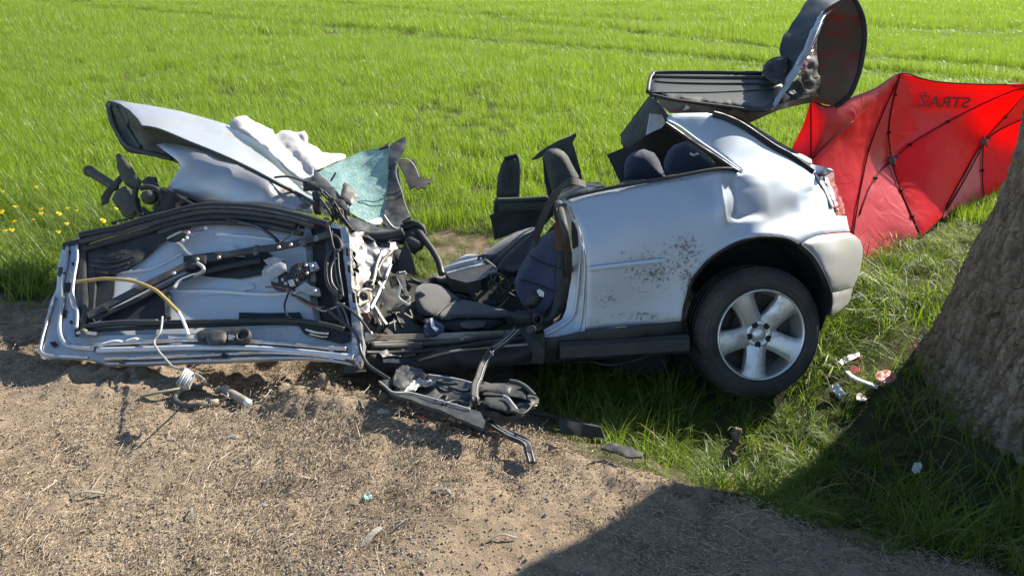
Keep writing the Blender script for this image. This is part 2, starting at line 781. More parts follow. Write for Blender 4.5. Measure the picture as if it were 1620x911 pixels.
# ================================================================== setting
# terrain control: (pixel, height) pairs turned into ground points
_tc = [(0, 911, .0), (400, 905, .0), (810, 911, .02), (1200, 911, .0), (1500, 911, -.06), (1620, 911, -.1),
       (0, 760, .0), (400, 780, .0), (800, 790, .01), (1000, 830, .01), (1250, 860, -.02),
       (0, 640, .01), (150, 600, .0), (300, 665, .03), (450, 665, .02), (540, 640, .07), (620, 665, .05), (760, 700, .0), (880, 720, -.02), (1000, 745, -.02), (1100, 785, -.03),
       (120, 572, .0), (190, 584, -.06), (260, 596, -.10), (330, 606, -.16), (400, 616, -.20), (450, 622, -.22), (520, 616, -.22), (580, 624, -.24), (640, 640, -.24), (700, 652, -.24), (780, 674, -.24), (840, 690, -.24), (400, 645, .03), (450, 646, .04), (330, 640, .02), (250, 610, .03), (560, 648, .05), (690, 678, .02),
       (880, 640, -.25), (1000, 690, -.26), (1090, 745, -.25), (1180, 772, -.32), (1290, 800, -.38), (1400, 830, -.36), (1550, 850, -.32), (1180, 818, -.03), (1300, 850, -.05), (1400, 884, -.08),
       (1150, 690, -.32), (1220, 700, -.36), (1200, 640, -.27), (1000, 620, -.28), (1300, 720, -.38), (1300, 580, -.25), (1400, 720, -.32), (1500, 790, -.24), (1600, 800, -.14),
       (1430, 600, -.18), (1550, 700, -.12), (1400, 420, -.12), (1500, 380, -.1), (1600, 310, -.08),
       (0, 555, .0), (0, 470, .0), (60, 470, -.02), (0, 400, -.05), (150, 350, -.06), (300, 250, -.08), (0, 300, -.08), (700, 360, -.1), (690, 300, -.08), (850, 220, -.08), (1200, 220, -.08), (1250, 100, -.06), (600, 100, -.06), (100, 100, -.06),
       (700, 480, -.18), (900, 560, -.25), (1100, 560, -.27), (400, 480, -.08), (1200, 400, -.2)]
_tx, _tz = [], []
for _a, _b, _z in _tc:
    _r = rays(_a, _b)
    _t = (_z - CAMH) / _r[2]
    _p = CAM + _r * _t
    _tx.append((_p[0], _p[1]))
    _tz.append(_z)
for _x, _y, _z in ((-9, -3, 0), (9, -3, -.02), (0, -4, 0), (-9, 3, 0), (9, 3, -.1), (-40, 30, -.05), (40, 30, -.05), (0, 45, -.05), (-5, 0, 0), (5, 0, -.06), (5, 3, -.1), (0, 0, 0)):
    _tx.append((_x, _y))
    _tz.append(_z)
_trbf = rbf(_tx, _tz, 'lin')


def base_z(x, y):
    x = np.asarray(x, float)
    y = np.asarray(y, float)
    far = np.clip(np.hypot(x, y - 5) / 45, 0, 1) ** 2
    return _trbf(np.clip(x, -60, 60), np.clip(y, -8, 60)) * (1 - far) - .05 * far


# soil that is bare (pixel outline on the ground)
DIRT = [(-400, 470), (0, 466), (60, 470), (110, 480), (300, 420), (560, 420), (640, 480), (760, 540), (850, 600), (875, 660), (900, 700), (960, 725), (1020, 745), (1060, 762),
        (1100, 788), (1170, 800), (1240, 820), (1300, 838), (1400, 868), (1500, 900), (1700, 960), (2600, 1500), (2600, 4000), (-4000, 4000), (-4000, 470)]
BARE = [(664, 392), (700, 378), (752, 366), (776, 376), (770, 392), (740, 410), (700, 430), (676, 424)]


def dirtness(x, y, z=None):
    """1 on bare soil, 0 under grass, soft ragged border"""
    z = base_z(x, y) if z is None else z
    P = np.stack([x, y, z], -1)
    px, py, d = project(P)
    ok = d > .3
    px = np.where(ok, px, 0)
    py = np.where(ok, py, 3000)
    sg = np.where(inside(DIRT, px, py), 1, -1) * np.minimum(edge_dist(DIRT, px, py), 90)
    b = np.where(inside(BARE, px, py), 1, -1) * np.minimum(edge_dist(BARE, px, py), 90)
    s = np.maximum(sg, b)
    return np.clip(.5 + s / 30 + fbm(x * 6, y * 6, 3, 5) * 1.3, 0, 1)


def axis(lo, hi, a, b, fine, grow):
    out = list(np.arange(a, b + 1e-6, fine))
    s = fine
    x = b
    while x < hi:
        s *= grow
        x += s
        out.append(x)
    s = fine
    x = a
    while x > lo:
        s *= grow
        x -= s
        out.insert(0, x)
    return np.array(out)


gx_ = axis(-900, 900, -2.9, 2.9, .0165, 1.09)
gy_ = axis(-40, 1600, 1.35, 4.3, .0165, 1.07)
GX, GY = np.meshgrid(gx_, gy_)
GZ0 = base_z(GX, GY)
GD = dirtness(GX, GY, GZ0)


def clods(x, y):
    z = fbm(x * 1.7, y * 1.7, 2, 3) * .04
    z = z + (np.abs(fbm(x * 5, y * 5, 3, 9)) - .15) * -.022
    z = z + fbm(x * 16, y * 16, 3, 14, .6) * .021 * (1 + 1.6 * np.clip(fbm(x * 1.1 + 4, y * 1.1, 2, 55), -.5, .5))
    f1, f2, k = cells(x * 26 + 3 * fbm(x * 9, y * 9, 2, 4), y * 26, 31)
    z = z + np.where(k > .45, np.clip(.45 - f1, 0, 1) * .022 * k, 0) * (.35 + 1.1 * np.clip(fbm(x * 2.2, y * 2.2, 2, 77) + .45, 0, 1))
    return z


_near = np.clip(1 - (np.hypot(GX, GY - 2.5) - 6) / 6, 0, 1)
# loose heaps pushed up along the edge of the wreck
HEAPS = [(180, 595, .05, .16), (240, 610, .035, .12), (520, 640, .06, .13), (470, 655, .03, .12), (880, 728, .025, .12), (1060, 790, .03, .12), (1160, 812, .03, .12), (980, 760, .02, .1)]
HZ = np.zeros_like(GX)
for _a, _b, _h_, _w in HEAPS:
    _r = rays(_a, _b)
    _p = CAM + _r * (-(CAMH) / _r[2])
    _d = np.hypot((GX - _p[0]) / 1.5, GY - _p[1]) / _w
    HZ += _h_ * np.exp(-_d * _d)
GZ = GZ0 + (clods(GX, GY) * (.3 + .7 * GD)) * _near + HZ * (1 + 1.5 * fbm(GX * 14, GY * 14, 3, 40))
_ny, _nx = GX.shape
_i = np.arange(_ny * _nx).reshape(_ny, _nx)
_q = np.stack([_i[:-1, :-1], _i[:-1, 1:], _i[1:, 1:], _i[1:, :-1]], -1).reshape(-1, 4)

# ground material: dry soil with straw coloured crumbs, dark humus below grass
m_ground = bpy.data.materials.new('soil')
m_ground.use_nodes = True
nt = m_ground.node_tree
L = nt.links.new
bs = nt.nodes['Principled BSDF']
bs.inputs['Roughness'].default_value = .95
bs.inputs['Specular IOR Level'].default_value = .15
tc = nt.nodes.new('ShaderNodeTexCoord')


def nz(scale, detail=6, rough=.6):
    n = nt.nodes.new('ShaderNodeTexNoise')
    n.inputs['Scale'].default_value = scale
    n.inputs['Detail'].default_value = detail
    n.inputs['Roughness'].default_value = rough
    L(tc.outputs['Object'], n.inputs['Vector'])
    return n.outputs['Fac']


def cramp(fac, *stops):
    r = nt.nodes.new('ShaderNodeValToRGB')
    while len(r.color_ramp.elements) < len(stops):
        r.color_ramp.elements.new(.5)
    for e, (p, c) in zip(r.color_ramp.elements, stops):
        e.position = p
        e.color = (*c, 1)
    L(fac, r.inputs[0])
    return r.outputs['Color']


def mixc(a, b, f, mode='MIX'):
    x = nt.nodes.new('ShaderNodeMix')
    x.data_type = 'RGBA'
    x.blend_type = mode
    for s, v in (('A', a), ('B', b), ('Factor', f)):
        if isinstance(v, (int, float)):
            x.inputs[s].default_value = v
        elif isinstance(v, tuple):
            x.inputs[s].default_value = (*v, 1)
        else:
            L(v, x.inputs[s])
    return x.outputs['Result']


big = cramp(nz(1.1, 4), (.3, (.24, .182, .130)), (.5, (.36, .28, .20)), (.7, (.32, .258, .19)))
mid = cramp(nz(22, 8, .7), (.3, (.45, .42, .40)), (.5, (1, 1, 1)), (.68, (1.25, 1.2, 1.1)))
fin = cramp(nz(160, 4, .7), (.3, (.55, .52, .50)), (.55, (1, 1, 1)), (.7, (1.5, 1.42, 1.25)))
dk = cramp(nz(4.5, 7, .68), (.52, (1, 1, 1)), (.64, (.52, .49, .46)))
soil = mixc(mixc(mixc(big, mid, .85, 'MULTIPLY'), fin, .8, 'MULTIPLY'), dk, .8, 'MULTIPLY')
humus = cramp(nz(9, 6), (.35, (.035, .040, .014)), (.6, (.075, .075, .032)))
far_g = cramp(nz(.35, 9, .7), (.35, (.10, .155, .016)), (.6, (.135, .20, .022)))
a_d = nt.nodes.new('ShaderNodeAttribute')
a_d.attribute_name = 'dirt'
a_f = nt.nodes.new('ShaderNodeAttribute')
a_f.attribute_name = 'far'
g1 = mixc(humus, far_g, a_f.outputs['Fac'])
L(mixc(g1, soil, a_d.outputs['Fac']), bs.inputs['Base Color'])
bp = nt.nodes.new('ShaderNodeBump')
bp.inputs['Strength'].default_value = .9
bp.inputs['Distance'].default_value = .012
ma = nt.nodes.new('ShaderNodeMath')
ma.operation = 'ADD'
L(nz(70, 6, .7), ma.inputs[0])
L(nz(260, 3, .7), ma.inputs[1])
L(ma.outputs[0], bp.inputs['Height'])
L(bp.outputs[0], bs.inputs['Normal'])

ground = mesh('ground', np.stack([GX, GY, GZ], -1).reshape(-1, 3), _q, m_ground, smooth=True, kind='structure',
              attrs={'dirt': GD.ravel(), 'far': np.clip((GY - 30) / 12, 0, 1).ravel()})


def gz(x, y):
    """height of the finished ground"""
    x = np.asarray(x, float)
    y = np.asarray(y, float)
    j = np.clip(np.searchsorted(gx_, x) - 1, 0, len(gx_) - 2)
    i = np.clip(np.searchsorted(gy_, y) - 1, 0, len(gy_) - 2)
    u = np.clip((x - gx_[j]) / (gx_[j + 1] - gx_[j]), 0, 1)
    v = np.clip((y - gy_[i]) / (gy_[i + 1] - gy_[i]), 0, 1)
    return (GZ[i, j] * (1 - u) + GZ[i, j + 1] * u) * (1 - v) + (GZ[i + 1, j] * (1 - u) + GZ[i + 1, j + 1] * u) * v


def G(px, py, up=0.0):
    """ground point seen at a pixel"""
    r = rays(px, py)
    lo, hi = .8, 60.
    ts = np.linspace(lo, 12, 1500)
    P = CAM + ts[:, None] * r
    below = P[:, 2] < gz(P[:, 0], P[:, 1]) + up
    t = ts[np.argmax(below)] if below.any() else 12
    return Vector(CAM + r * t)


# ------------------------------------------------------------------ grass
m_wheat = leaf_mat('wheat_leaf', (.130, .210, .022), (.225, .300, .044), .52, rough=.38)
m_grass = leaf_mat('grass_leaf', (.070, .135, .012), (.20, .26, .030), .5, dry=((.34, .30, .13), .92))
m_dead = leaf_mat('dry_grass', (.30, .25, .13), (.20, .16, .085), .3)


def blade(V_, F_, T_, p, az, length, width, lean, droop, tint, seg=3):
    d = np.array((math.cos(az), math.sin(az), 0))
    s = np.array((-math.sin(az), math.cos(az), 0))
    tw = rnd.uniform(-.6, .6)
    q = np.array(p, float)
    ang = lean
    k = len(V_)
    for i in range(seg + 1):
        t = i / seg
        w = width * (1 - t ** 1.6) * .5 + .0002
        sd = s * math.cos(tw * t) + np.array((0, 0, 1)) * math.sin(tw * t)
        V_.append(q - sd * w)
        V_.append(q + sd * w)
        T_ += [tint, tint]
        if i:
            a = k + 2 * i
            F_.append((a - 2, a - 1, a + 1, a))
        step = length / seg
        q = q + (d * math.sin(ang) + np.array((0, 0, 1)) * math.cos(ang)) * step
        ang += droop / seg


def tuft(name, n, r, ln, w, lean, droop, m, az=None, dry=0., seg=3):
    V_, F_, T_ = [], [], []
    for _ in range(n):
        a = rnd.uniform(0, 6.28)
        q = r * math.sqrt(rnd.random())
        p = (q * math.cos(a), q * math.sin(a), -.02)
        b = rnd.uniform(0, 6.28) if az is None else rnd.gauss(az, .8)
        blade(V_, F_, T_, p, b, rnd.uniform(*ln), w * rnd.uniform(.7, 1.2), rnd.uniform(*lean), rnd.uniform(*droop), rnd.uniform(.92, 1) if rnd.random() < dry else rnd.uniform(0, .85), seg)
    return proto(name, V_, F_, m, T_)


wheat = [tuft('wheat_tuft', 60, .18, (.13, .25), .0058, (.02, .40), (.1, 1.3), m_wheat) for _ in range(4)]


def tram(x, y):
    """distance to the wheel tracks that cross the field"""
    d = 9
    out = np.full(np.shape(x), 9.)
    for (ax, ay), (bx, by) in (((-7.5, 25), (4.6, 14.4)), ((2.6, 21.5), (6.0, 16.8)), ((-17.6, 36), (-7.5, 31))):
        L_ = math.hypot(bx - ax, by - ay)
        nx, ny = -(by - ay) / L_, (bx - ax) / L_
        out = np.minimum(out, np.abs((x - ax) * nx + (y - ay) * ny + .5 * fbm(x * .3, y * .3, 2, 3)))
    return out


def field(y0, y1, dens, smin, smax, margin=.5):
    n = int((y1 - y0) * (2 * (.72 * y1 + margin)) * dens)
    y = rng.uniform(y0, y1, n)
    x = rng.uniform(-1, 1, n) * (.72 * y1 + margin)
    k = np.abs(x) < .72 * y + margin + .4
    # field edge wanders
    k &= y > 5.35 + .5 * fbm(x * .8, y * 0 + 3, 2, 8) + np.clip(-x - 1.5, 0, 3) * .05
    x, y = x[k], y[k]
    t = tram(x, y)
    keep = (t > .7) | (rng.random(len(x)) < .6)
    x, y, t = x[keep], y[keep], t[keep]
    s = rng.uniform(smin, smax, len(x)) * (.82 + .5 * fbm(x * .45, y * .45, 3, 50))
    sz = s * np.where(t < .7, .4, 1) * (1 + .25 * fbm(x * 1.3, y * .5, 2, 67)) * np.clip(.75 + (y - 5.2) * .5, .75, 1)
    return x, y, s, sz


parts_ = [field(5.0, 10, 60, .82, 1.05), field(10, 20, 38, .95, 1.2), field(20, 46, 14, 1.3, 1.7, 1)]
fx, fy, fs, fz = [np.concatenate(a) for a in zip(*parts_)]
n = len(fx)
rot = np.stack([rng.normal(0, .07, n), rng.normal(0, .07, n), rng.uniform(0, 6.28, n)], -1)
scatter('wheat_field', wheat, np.stack([fx, fy, gz(fx, fy)], -1), rot, np.stack([fs, fs, fz], -1), rng.integers(0, 4, n),
        kind='stuff', label='bright green young wheat covering the field behind the wreck', cat='crop')

verge = [tuft('verge_tuft', 34, .10, (.12, .30), .0052, (.1, .6), (.5, 1.9), m_grass, dry=.05, seg=4) for _ in range(3)] + \
        [tuft('verge_tuft', 30, .10, (.18, .38), .0048, (.35, .8), (1.0, 2.3), m_grass, az=a, dry=.06, seg=4) for a in (.5, 2.6, -1.)] + \
        [tuft('dry_tuft', 26, .12, (.08, .2), .004, (.5, 1.3), (.3, 1.), m_dead, seg=3)]


def verge_pts(x0, x1, y0, y1, dens):
    n = int((x1 - x0) * (y1 - y0) * dens)
    x = rng.uniform(x0, x1, n)
    y = rng.uniform(y0, y1, n)
    z = gz(x, y)
    d = dirtness(x, y)
    px, py, dd = project(np.stack([x, y, z], -1))
    k = rng.random(n) > d * 1.25
    k &= y < 5.9
    # sparse where the wreck stands and at the trunk's foot
    bare = inside([(120, 575), (560, 640), (860, 690), (880, 600), (860, 540), (640, 430), (540, 330), (330, 330), (130, 380), (90, 470)], px, py)
    k &= ~bare
    return x[k], y[k], z[k], px[k], py[k]


vx, vy, vz, vpx, vpy = verge_pts(-6.5, 7, 1.6, 5.9, 150)
n = len(vx)
short = np.where((vpy < 470) & (vpx < 860) & (vpx > 560), .55, 1.)
pn = fbm(vx * 1.5, vy * 1.5, 3, 61)
sc_ = rng.uniform(.7, 1.22, n) * (1 + .7 * pn) * short
edge = dirtness(vx, vy)
sc_ *= np.where((vpx > 1312) & (vpx < 1430) & (vpy > 545) & (vpy < 660), .5, 1)
sc_ *= np.where((vpx > 1090) & (vpx < 1420) & (vpy > 640) & (vpy < 860), .72, 1)
sc_ *= np.where((vpx > 1330) & (vpy > 290) & (vpy < 455), .5, 1)
sc_ *= np.clip(1 - edge * .9, .35, 1)
tree_near = np.clip(1 - (np.hypot(vx - 3.03, vy - 3.0) - 1.1) / .5, 0, 1)
keep = rng.random(n) > tree_near * .8
idx = rng.integers(0, 6, n)
idx = np.where(rng.random(n) < .03 + .08 * np.clip(pn, 0, 1) + .3 * tree_near + .25 * edge, 6, idx)
rot = np.stack([rng.normal(0, .12, n), rng.normal(0, .12, n), rng.uniform(0, 6.28, n)], -1)
rot[:, 2] = np.where(idx >= 3, rng.normal(0, .7, n), rot[:, 2])
scatter('verge_grass', verge, np.stack([vx, vy, vz], -1)[keep], rot[keep], sc_[keep], idx[keep],
        kind='stuff', label='long tangled green grass growing in the ditch around the wreck', cat='grass')

# ------------------------------------------------------------------ litter on the soil: straw, crumbs, stones
m_straw = leaf_mat('straw', (.40, .325, .23), (.28, .215, .15), .12)
m_clod = mat('clod', (.24, .185, .13), .95, col2=(.33, .265, .19), nscale=40, spec=.1)
m_stone = mat('gravel', (.21, .19, .165), .9, col2=(.36, .325, .28), nscale=25, spec=.3)


def straw(n, r, ln, w):
    V_, F_, T_ = [], [], []
    for _ in range(n):
        a = rnd.uniform(0, 6.28)
        q = r * math.sqrt(rnd.random())
        p = np.array((q * math.cos(a), q * math.sin(a), rnd.uniform(.001, .008)))
        az = rnd.uniform(0, 6.28)
        l_ = rnd.uniform(*ln)
        d = np.array((math.cos(az), math.sin(az), rnd.gauss(0, .16))) * l_ / 2
        bend = np.array((0, 0, rnd.uniform(0, .12) * l_)) + np.array((-math.sin(az), math.cos(az), 0)) * rnd.gauss(0, .08) * l_
        s = np.array((-math.sin(az), math.cos(az), 0)) * w * rnd.uniform(.5, 1.3) / 2
        k = len(V_)
        for q2, ww in ((p - d, .7), (p + bend, 1), (p + d, .5)):
            V_ += [q2 - s * ww, q2 + s * ww, q2 + np.array((0, 0, w * .5))]
        for i in (0, 3):
            F_ += [(k + i, k + i + 2, k + i + 5, k + i + 3), (k + i + 2, k + i + 1, k + i + 4, k + i + 5)]
        T_ += [rnd.random()] * 9
    return proto('straw_bits', V_, F_, m_straw, T_)


def lump(m, flat=.7, sub=1, amp=.35):
    bm = bmesh.new()
    bmesh.ops.create_icosphere(bm, subdivisions=sub, radius=1)
    s = Vector((rnd.random() * 90, 3, 7))
    for v in bm.verts:
        v.co *= 1 + amp * mnoise.noise(v.co * 1.3 + s)
        v.co.z *= flat
    V_ = [v.co.copy() for v in bm.verts]
    bm.verts.index_update()
    F_ = [[v.index for v in f.verts] for f in bm.faces]
    bm.free()
    return proto('soil_lump', V_, F_, m, [rnd.random()] * len(V_))


def on_soil(n, x0=-2.6, x1=2.4, y0=1.3, y1=3.7, lim=.5):
    x = rng.uniform(x0, x1, n)
    y = rng.uniform(y0, y1, n)
    d = dirtness(x, y)
    k = d > lim
    return x[k], y[k], gz(x[k], y[k])


x, y, z = on_soil(17000)
dens_ = fbm(x * 1.6, y * 1.6, 3, 91)
k = rng.random(len(x)) < .45 + 1.1 * dens_
x, y, z = x[k], y[k], z[k]
n = len(x)
scatter('straw_litter', [straw(20, .07, (.006, .026), .0022) for _ in range(4)] + [straw(5, .06, (.03, .09), .003)], np.stack([x, y, z], -1),
        np.stack([rng.normal(0, .15, n), rng.normal(0, .15, n), rng.uniform(0, 6.28, n)], -1), rng.uniform(.6, 1.15, n), rng.choice(5, n, p=[.23, .23, .23, .23, .08]),
        kind='stuff', label='dry straw and mown grass scattered over the bare soil', cat='straw')
x, y, z = on_soil(24000)
n = len(x)
scatter('soil_crumbs', [lump(m_clod) for _ in range(5)], np.stack([x, y, z + .002], -1), rng.uniform(0, 6.28, (n, 3)),
        np.clip(rng.lognormal(-5.9, .4, n), .0014, .007), rng.integers(0, 5, n), kind='stuff', label='brown crumbs of loose soil on the verge', cat='soil')
x, y, z = on_soil(15000, -2.0, .7, 1.3, 2.3)
wgt = np.clip(.78 - (y - 1.55) * 1.25 + fbm(x * 2.5, y * 2.5, 3, 33) * 1.5 - np.clip(x + .6, 0, 2) * .6, 0, 1) ** 1.5
k = rng.random(len(x)) < wgt
x, y, z = x[k], y[k], z[k]
n = len(x)
scatter('gravel', [lump(m_stone, .75) for _ in range(5)], np.stack([x, y, z + .001], -1), rng.uniform(0, 6.28, (n, 3)),
        np.clip(rng.lognormal(-5.75, .35, n), .0016, .007), rng.integers(0, 5, n), kind='stuff', label='grey gravel chips strewn along the near edge of the verge', cat='gravel')

# ------------------------------------------------------------------ dandelions
m_yel = mat('dandelion_petal', (.80, .60, .012), .7, col2=(.86, .70, .03), nscale=200)
m_stem = mat('dandelion_stem', (.16, .24, .06), .6)


def dandelion(px, py, size, label):
    top = G(px, py, .16)
    b = Vector((top.x + .02, top.y + .02, float(gz(top.x + .02, top.y + .02))))
    t = thing('dandelion', label, 'flower', b, 'dandelions in the grass by the wreck')
    tube('stem', [b, b.lerp(top, .5) + Vector((.01, 0, .01)), top], .0022, m_stem, t, n=5, smooth=3)
    V_, F_ = [], []
    tilt = Vector((rnd.gauss(0, .25), rnd.gauss(-.2, .25), 1)).normalized()
    sx = tilt.orthogonal().normalized()
    sy = tilt.cross(sx)
    for ring, (rr, up, m) in enumerate(((1, .0, 16), (.75, .25, 13), (.45, .42, 9), (.2, .5, 5))):
        for i in range(m):
            a = 2 * math.pi * (i + .5 * ring) / m
            d = sx * math.cos(a) + sy * math.sin(a)
            e = sx * -math.sin(a) + sy * math.cos(a)
            w = size * .17
            k = len(V_)
            V_ += [top + d * size * rr * .15 - e * w * .5, top + d * size * rr * .15 + e * w * .5, top + d * size * rr + tilt * size * up + e * w, top + d * size * rr + tilt * size * up - e * w]
            F_ += [(k, k + 1, k + 2, k + 3)]
    for i in range(8):
        pass
    mesh('flower_head', V_, F_, m_yel, t, smooth=False)


for px, py, s, lb in ((23, 327, .020, 'single yellow dandelion just below the topmost blossoms beside the frame edge'), (4, 303, .022, 'yellow dandelion at the far edge of the frame, topmost but one'),
                      (65, 331, .026, 'dandelion above its twin in the close pair of yellow heads'), (64, 338, .026, 'dandelion tucked under its twin in the close pair of yellow heads'),
                      (23, 351, .030, 'large open yellow dandelion low in the cluster of heads'), (8, 366, .030, 'yellow dandelion at the lowest corner of the flower patch'),
                      (106, 330, .022, 'round dandelion head standing apart towards the pipe stubs'), (93, 338, .024, 'wide flat yellow dandelion between the pair and the pipe stubs'),
                      (121, 333, .016, 'smallest closed dandelion near the pipe stubs'), (105, 354, .024, 'dandelion right of the patch, level with the big open head'),
                      (163, 349, .026, 'dandelion beside the top corner of the torn door'), (92, 367, .022, 'lone dandelion below the others, above the door corner'),
                      (83, 414, .020, 'dandelion touching the hinge edge of the torn door'), (57, 296, .018, 'highest small dandelion in the grass'),
                      (184, 330, .018, 'dandelion under the greenish pipe stubs'), (53, 348, .022, 'dandelion half hidden in grass under the close pair'),
                      (2, 335, .03, 'dandelion cut by the frame edge beside the patch'), (18, 364, .024, 'dandelion next to the lowest head of the patch')):
    dandelion(px, py, s * .7, lb)
# ================================================================== roadside tree
m_bark = mat('bark', (.150, .105, .070), .95, col2=(.29, .225, .16), nscale=30, bump=.35, bscale=110, spec=.15, stretch=(1, 1, .3), bdist=.006, ramp=(.42, .6))
m_bark_limb = mat('limb_bark', (.12, .10, .085), .95, col2=(.19, .17, .15), nscale=12, bump=.7, bscale=40, spec=.15)
m_crown = leaf_mat('oak_leaf', (.06, .11, .015), (.11, .16, .03), .45)
TREE = Vector((3.03, 3.0, -.16))


def trunk_r(a, z):
    """radius of the trunk: flares towards the foot into shallow buttresses"""
    zc = np.clip(z, 0, 9)
    lob = np.cos(5 * a + .6) * .5 + np.cos(8 * a - 1.) * .35
    return .885 + .225 * np.exp(-zc / 1.05) - .014 * zc + .035 * lob * np.exp(-zc / .5)


tree = thing('roadside_tree', 'thick rough-barked tree trunk beside the wreck and the red screen', 'tree', TREE)
aa = np.concatenate([np.linspace(math.radians(-60), math.radians(115), 150, endpoint=False), np.linspace(math.radians(115), math.radians(300), 860, endpoint=False)])
zz = np.concatenate([np.linspace(-.25, 1.75, 560), np.linspace(1.77, 5.2, 110)])
na, nzv = len(aa), len(zz)
A_, Z_ = np.meshgrid(aa, zz)
R_ = trunk_r(A_, Z_)
# furrowed bark: upright plates parted by deep cracks
u = A_ * 1.0
Uw = u * 33 + 1.6 * fbm(u * 5, Z_ * 4, 3, 4)
f1, f2, k = cells(Uw, Z_ * 14 + 1.2 * fbm(u * 9, Z_ * 6, 2, 9), 3)
g1_, g2_, k2 = cells(Uw * 1.9, Z_ * 30 + 3, 8)
crack = np.clip((f2 - f1) * 6.5, 0, 1)
crk2 = np.clip((g2_ - g1_) * 3.2, 0, 1)
n1_ = fbm(u * 11 + 1.1 * fbm(u * 6, Z_ * 5, 2, 12), Z_ * 2.2, 2, 41)
n2_ = fbm(u * 24 + .8 * fbm(u * 11, Z_ * 9, 2, 15), Z_ * 5.5, 2, 47)
furrow = np.clip(np.abs(n1_) * 7, 0, 1) * np.clip(.35 + np.abs(n2_) * 6, 0, 1)
R_ = R_ + .040 * (furrow - 1) * 1.3 + .016 * crack + .008 * k + .007 * crk2 + .004 * k2 + .003 * fbm(u * 34, Z_ * 60, 3, 6) + .03 * fbm(u * 4, Z_ * 2, 2, 31) - .033 + .012 * np.abs(fbm(u * 60, Z_ * 12, 2, 81))
LEAN = (.034, .01)
SWAY = .07 * np.clip((Z_ - 1.05) / .6, 0, 1)          # unseen lean of the bole above head height, bent to place its shadow
X_ = TREE.x + R_ * np.cos(A_) + LEAN[0] * Z_ - .7 * SWAY
Y_ = TREE.y + R_ * np.sin(A_) + LEAN[1] * Z_ + .7 * SWAY
P_ = np.stack([X_, Y_, Z_ + TREE.z], -1).reshape(-1, 3)
ii = np.arange(na * nzv).reshape(nzv, na)
q_ = np.stack([ii[:-1], np.roll(ii[:-1], -1, 1), np.roll(ii[1:], -1, 1), ii[1:]], -1).reshape(-1, 4)
mesh('trunk', P_, q_, m_bark, tree)
topc = Vector((TREE.x - .05 + LEAN[0] * 5.2, TREE.y + LEAN[1] * 5.2, TREE.z + 5.1))
tips = []
for i in range(6):
    a = i * 1.05 + .4
    d = Vector((math.cos(a), math.sin(a), .9 + .3 * (i % 2))).normalized()
    pts = [topc - Vector((0, 0, .4)), topc + d * .8, topc + d * 2.0 + Vector((0, 0, .3)), topc + d * 3.4 + Vector((rnd.uniform(-.4, .4), rnd.uniform(-.4, .4), .8))]
    tube('limb', pts, [.42, .26, .15, .05], m_bark_limb, tree, n=10)
    tips += [pts[2], pts[3], pts[3] + Vector((rnd.gauss(0, .7), rnd.gauss(0, .7), .7))]
V_, F_, T_ = [], [], []
for c in tips:
    for _ in range(300):
        p = c + Vector((rnd.gauss(0, .65), rnd.gauss(0, .65), rnd.gauss(0, .5)))
        n_ = Vector((rnd.gauss(0, 1), rnd.gauss(0, 1), rnd.gauss(.4, 1))).normalized()
        s = n_.orthogonal().normalized() * rnd.uniform(.04, .08)
        t = n_.cross(s) * .6
        k = len(V_)
        V_ += [p - s, p + t, p + s, p - t]
        F_.append((k, k + 1, k + 2, k + 3))
        T_ += [rnd.random()] * 4
mesh('crown', V_, F_, m_crown, tree, smooth=False, attrs={'tint': T_})

# ================================================================== red privacy screen


def fabric_mat(name, col, trans):
    m = bpy.data.materials.new(name)
    m.use_nodes = True
    nt = m.node_tree
    nt.nodes.clear()
    L = nt.links.new
    a = nt.nodes.new('ShaderNodeBsdfPrincipled')
    a.inputs['Base Color'].default_value = (*col, 1)
    a.inputs['Roughness'].default_value = .42
    a.inputs['Specular IOR Level'].default_value = .5
    t = nt.nodes.new('ShaderNodeBsdfTranslucent')
    t.inputs['Color'].default_value = (min(1, col[0] * 1.6), col[1] * .9, col[2] * .9, 1)
    ms = nt.nodes.new('ShaderNodeMixShader')
    ms.inputs[0].default_value = trans
    tc = nt.nodes.new('ShaderNodeTexCoord')
    n = nt.nodes.new('ShaderNodeTexNoise')
    n.inputs['Scale'].default_value = 5
    n.inputs['Detail'].default_value = 4
    n.inputs['Distortion'].default_value = 1.5
    bp = nt.nodes.new('ShaderNodeBump')
    bp.inputs['Strength'].default_value = .35
    bp.inputs['Distance'].default_value = .03
    L(tc.outputs['Object'], n.inputs[0])
    L(n.outputs['Fac'], bp.inputs['Height'])
    L(bp.outputs[0], a.inputs['Normal'])
    L(a.outputs[0], ms.inputs[1])
    L(t.outputs[0], ms.inputs[2])
    o = nt.nodes.new('ShaderNodeOutputMaterial')
    L(ms.outputs[0], o.inputs[0])
    return m


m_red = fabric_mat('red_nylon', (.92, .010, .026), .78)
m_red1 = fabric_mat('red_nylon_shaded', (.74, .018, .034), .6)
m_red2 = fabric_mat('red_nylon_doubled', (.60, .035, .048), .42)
m_rib = mat('dark_rib', (.05, .008, .01), .85, spec=.2)
m_hub = mat('hub_metal', (.12, .10, .10), .5, metal=.6)
m_print = mat('dark_print', (.26, .008, .012), .8)
UMB = dep((1283, 157, 5.0), (1253, 234, 5.15), (1283, 254, 5.05), (1300, 420, 5.0), (1366, 420, 5.12), (1425, 116, 5.45), (1410, 254, 5.65), (1417, 392, 5.4), (1457, 372, 5.5),
          (1497, 131, 5.75), (1620, 135, 6.05), (1556, 224, 6.25), (1489, 345, 5.75), (1556, 309, 6.25), (1600, 290, 6.45), (1680, 200, 6.6), (1350, 190, 5.2), (1480, 260, 5.85))
base = P1(UMB, 1417, 392)
scr = thing('privacy_screen', 'red nylon pop-up privacy screen with dark ribs behind the tail of the wreck', 'screen', (base.x, base.y, float(gz(base.x, base.y))))
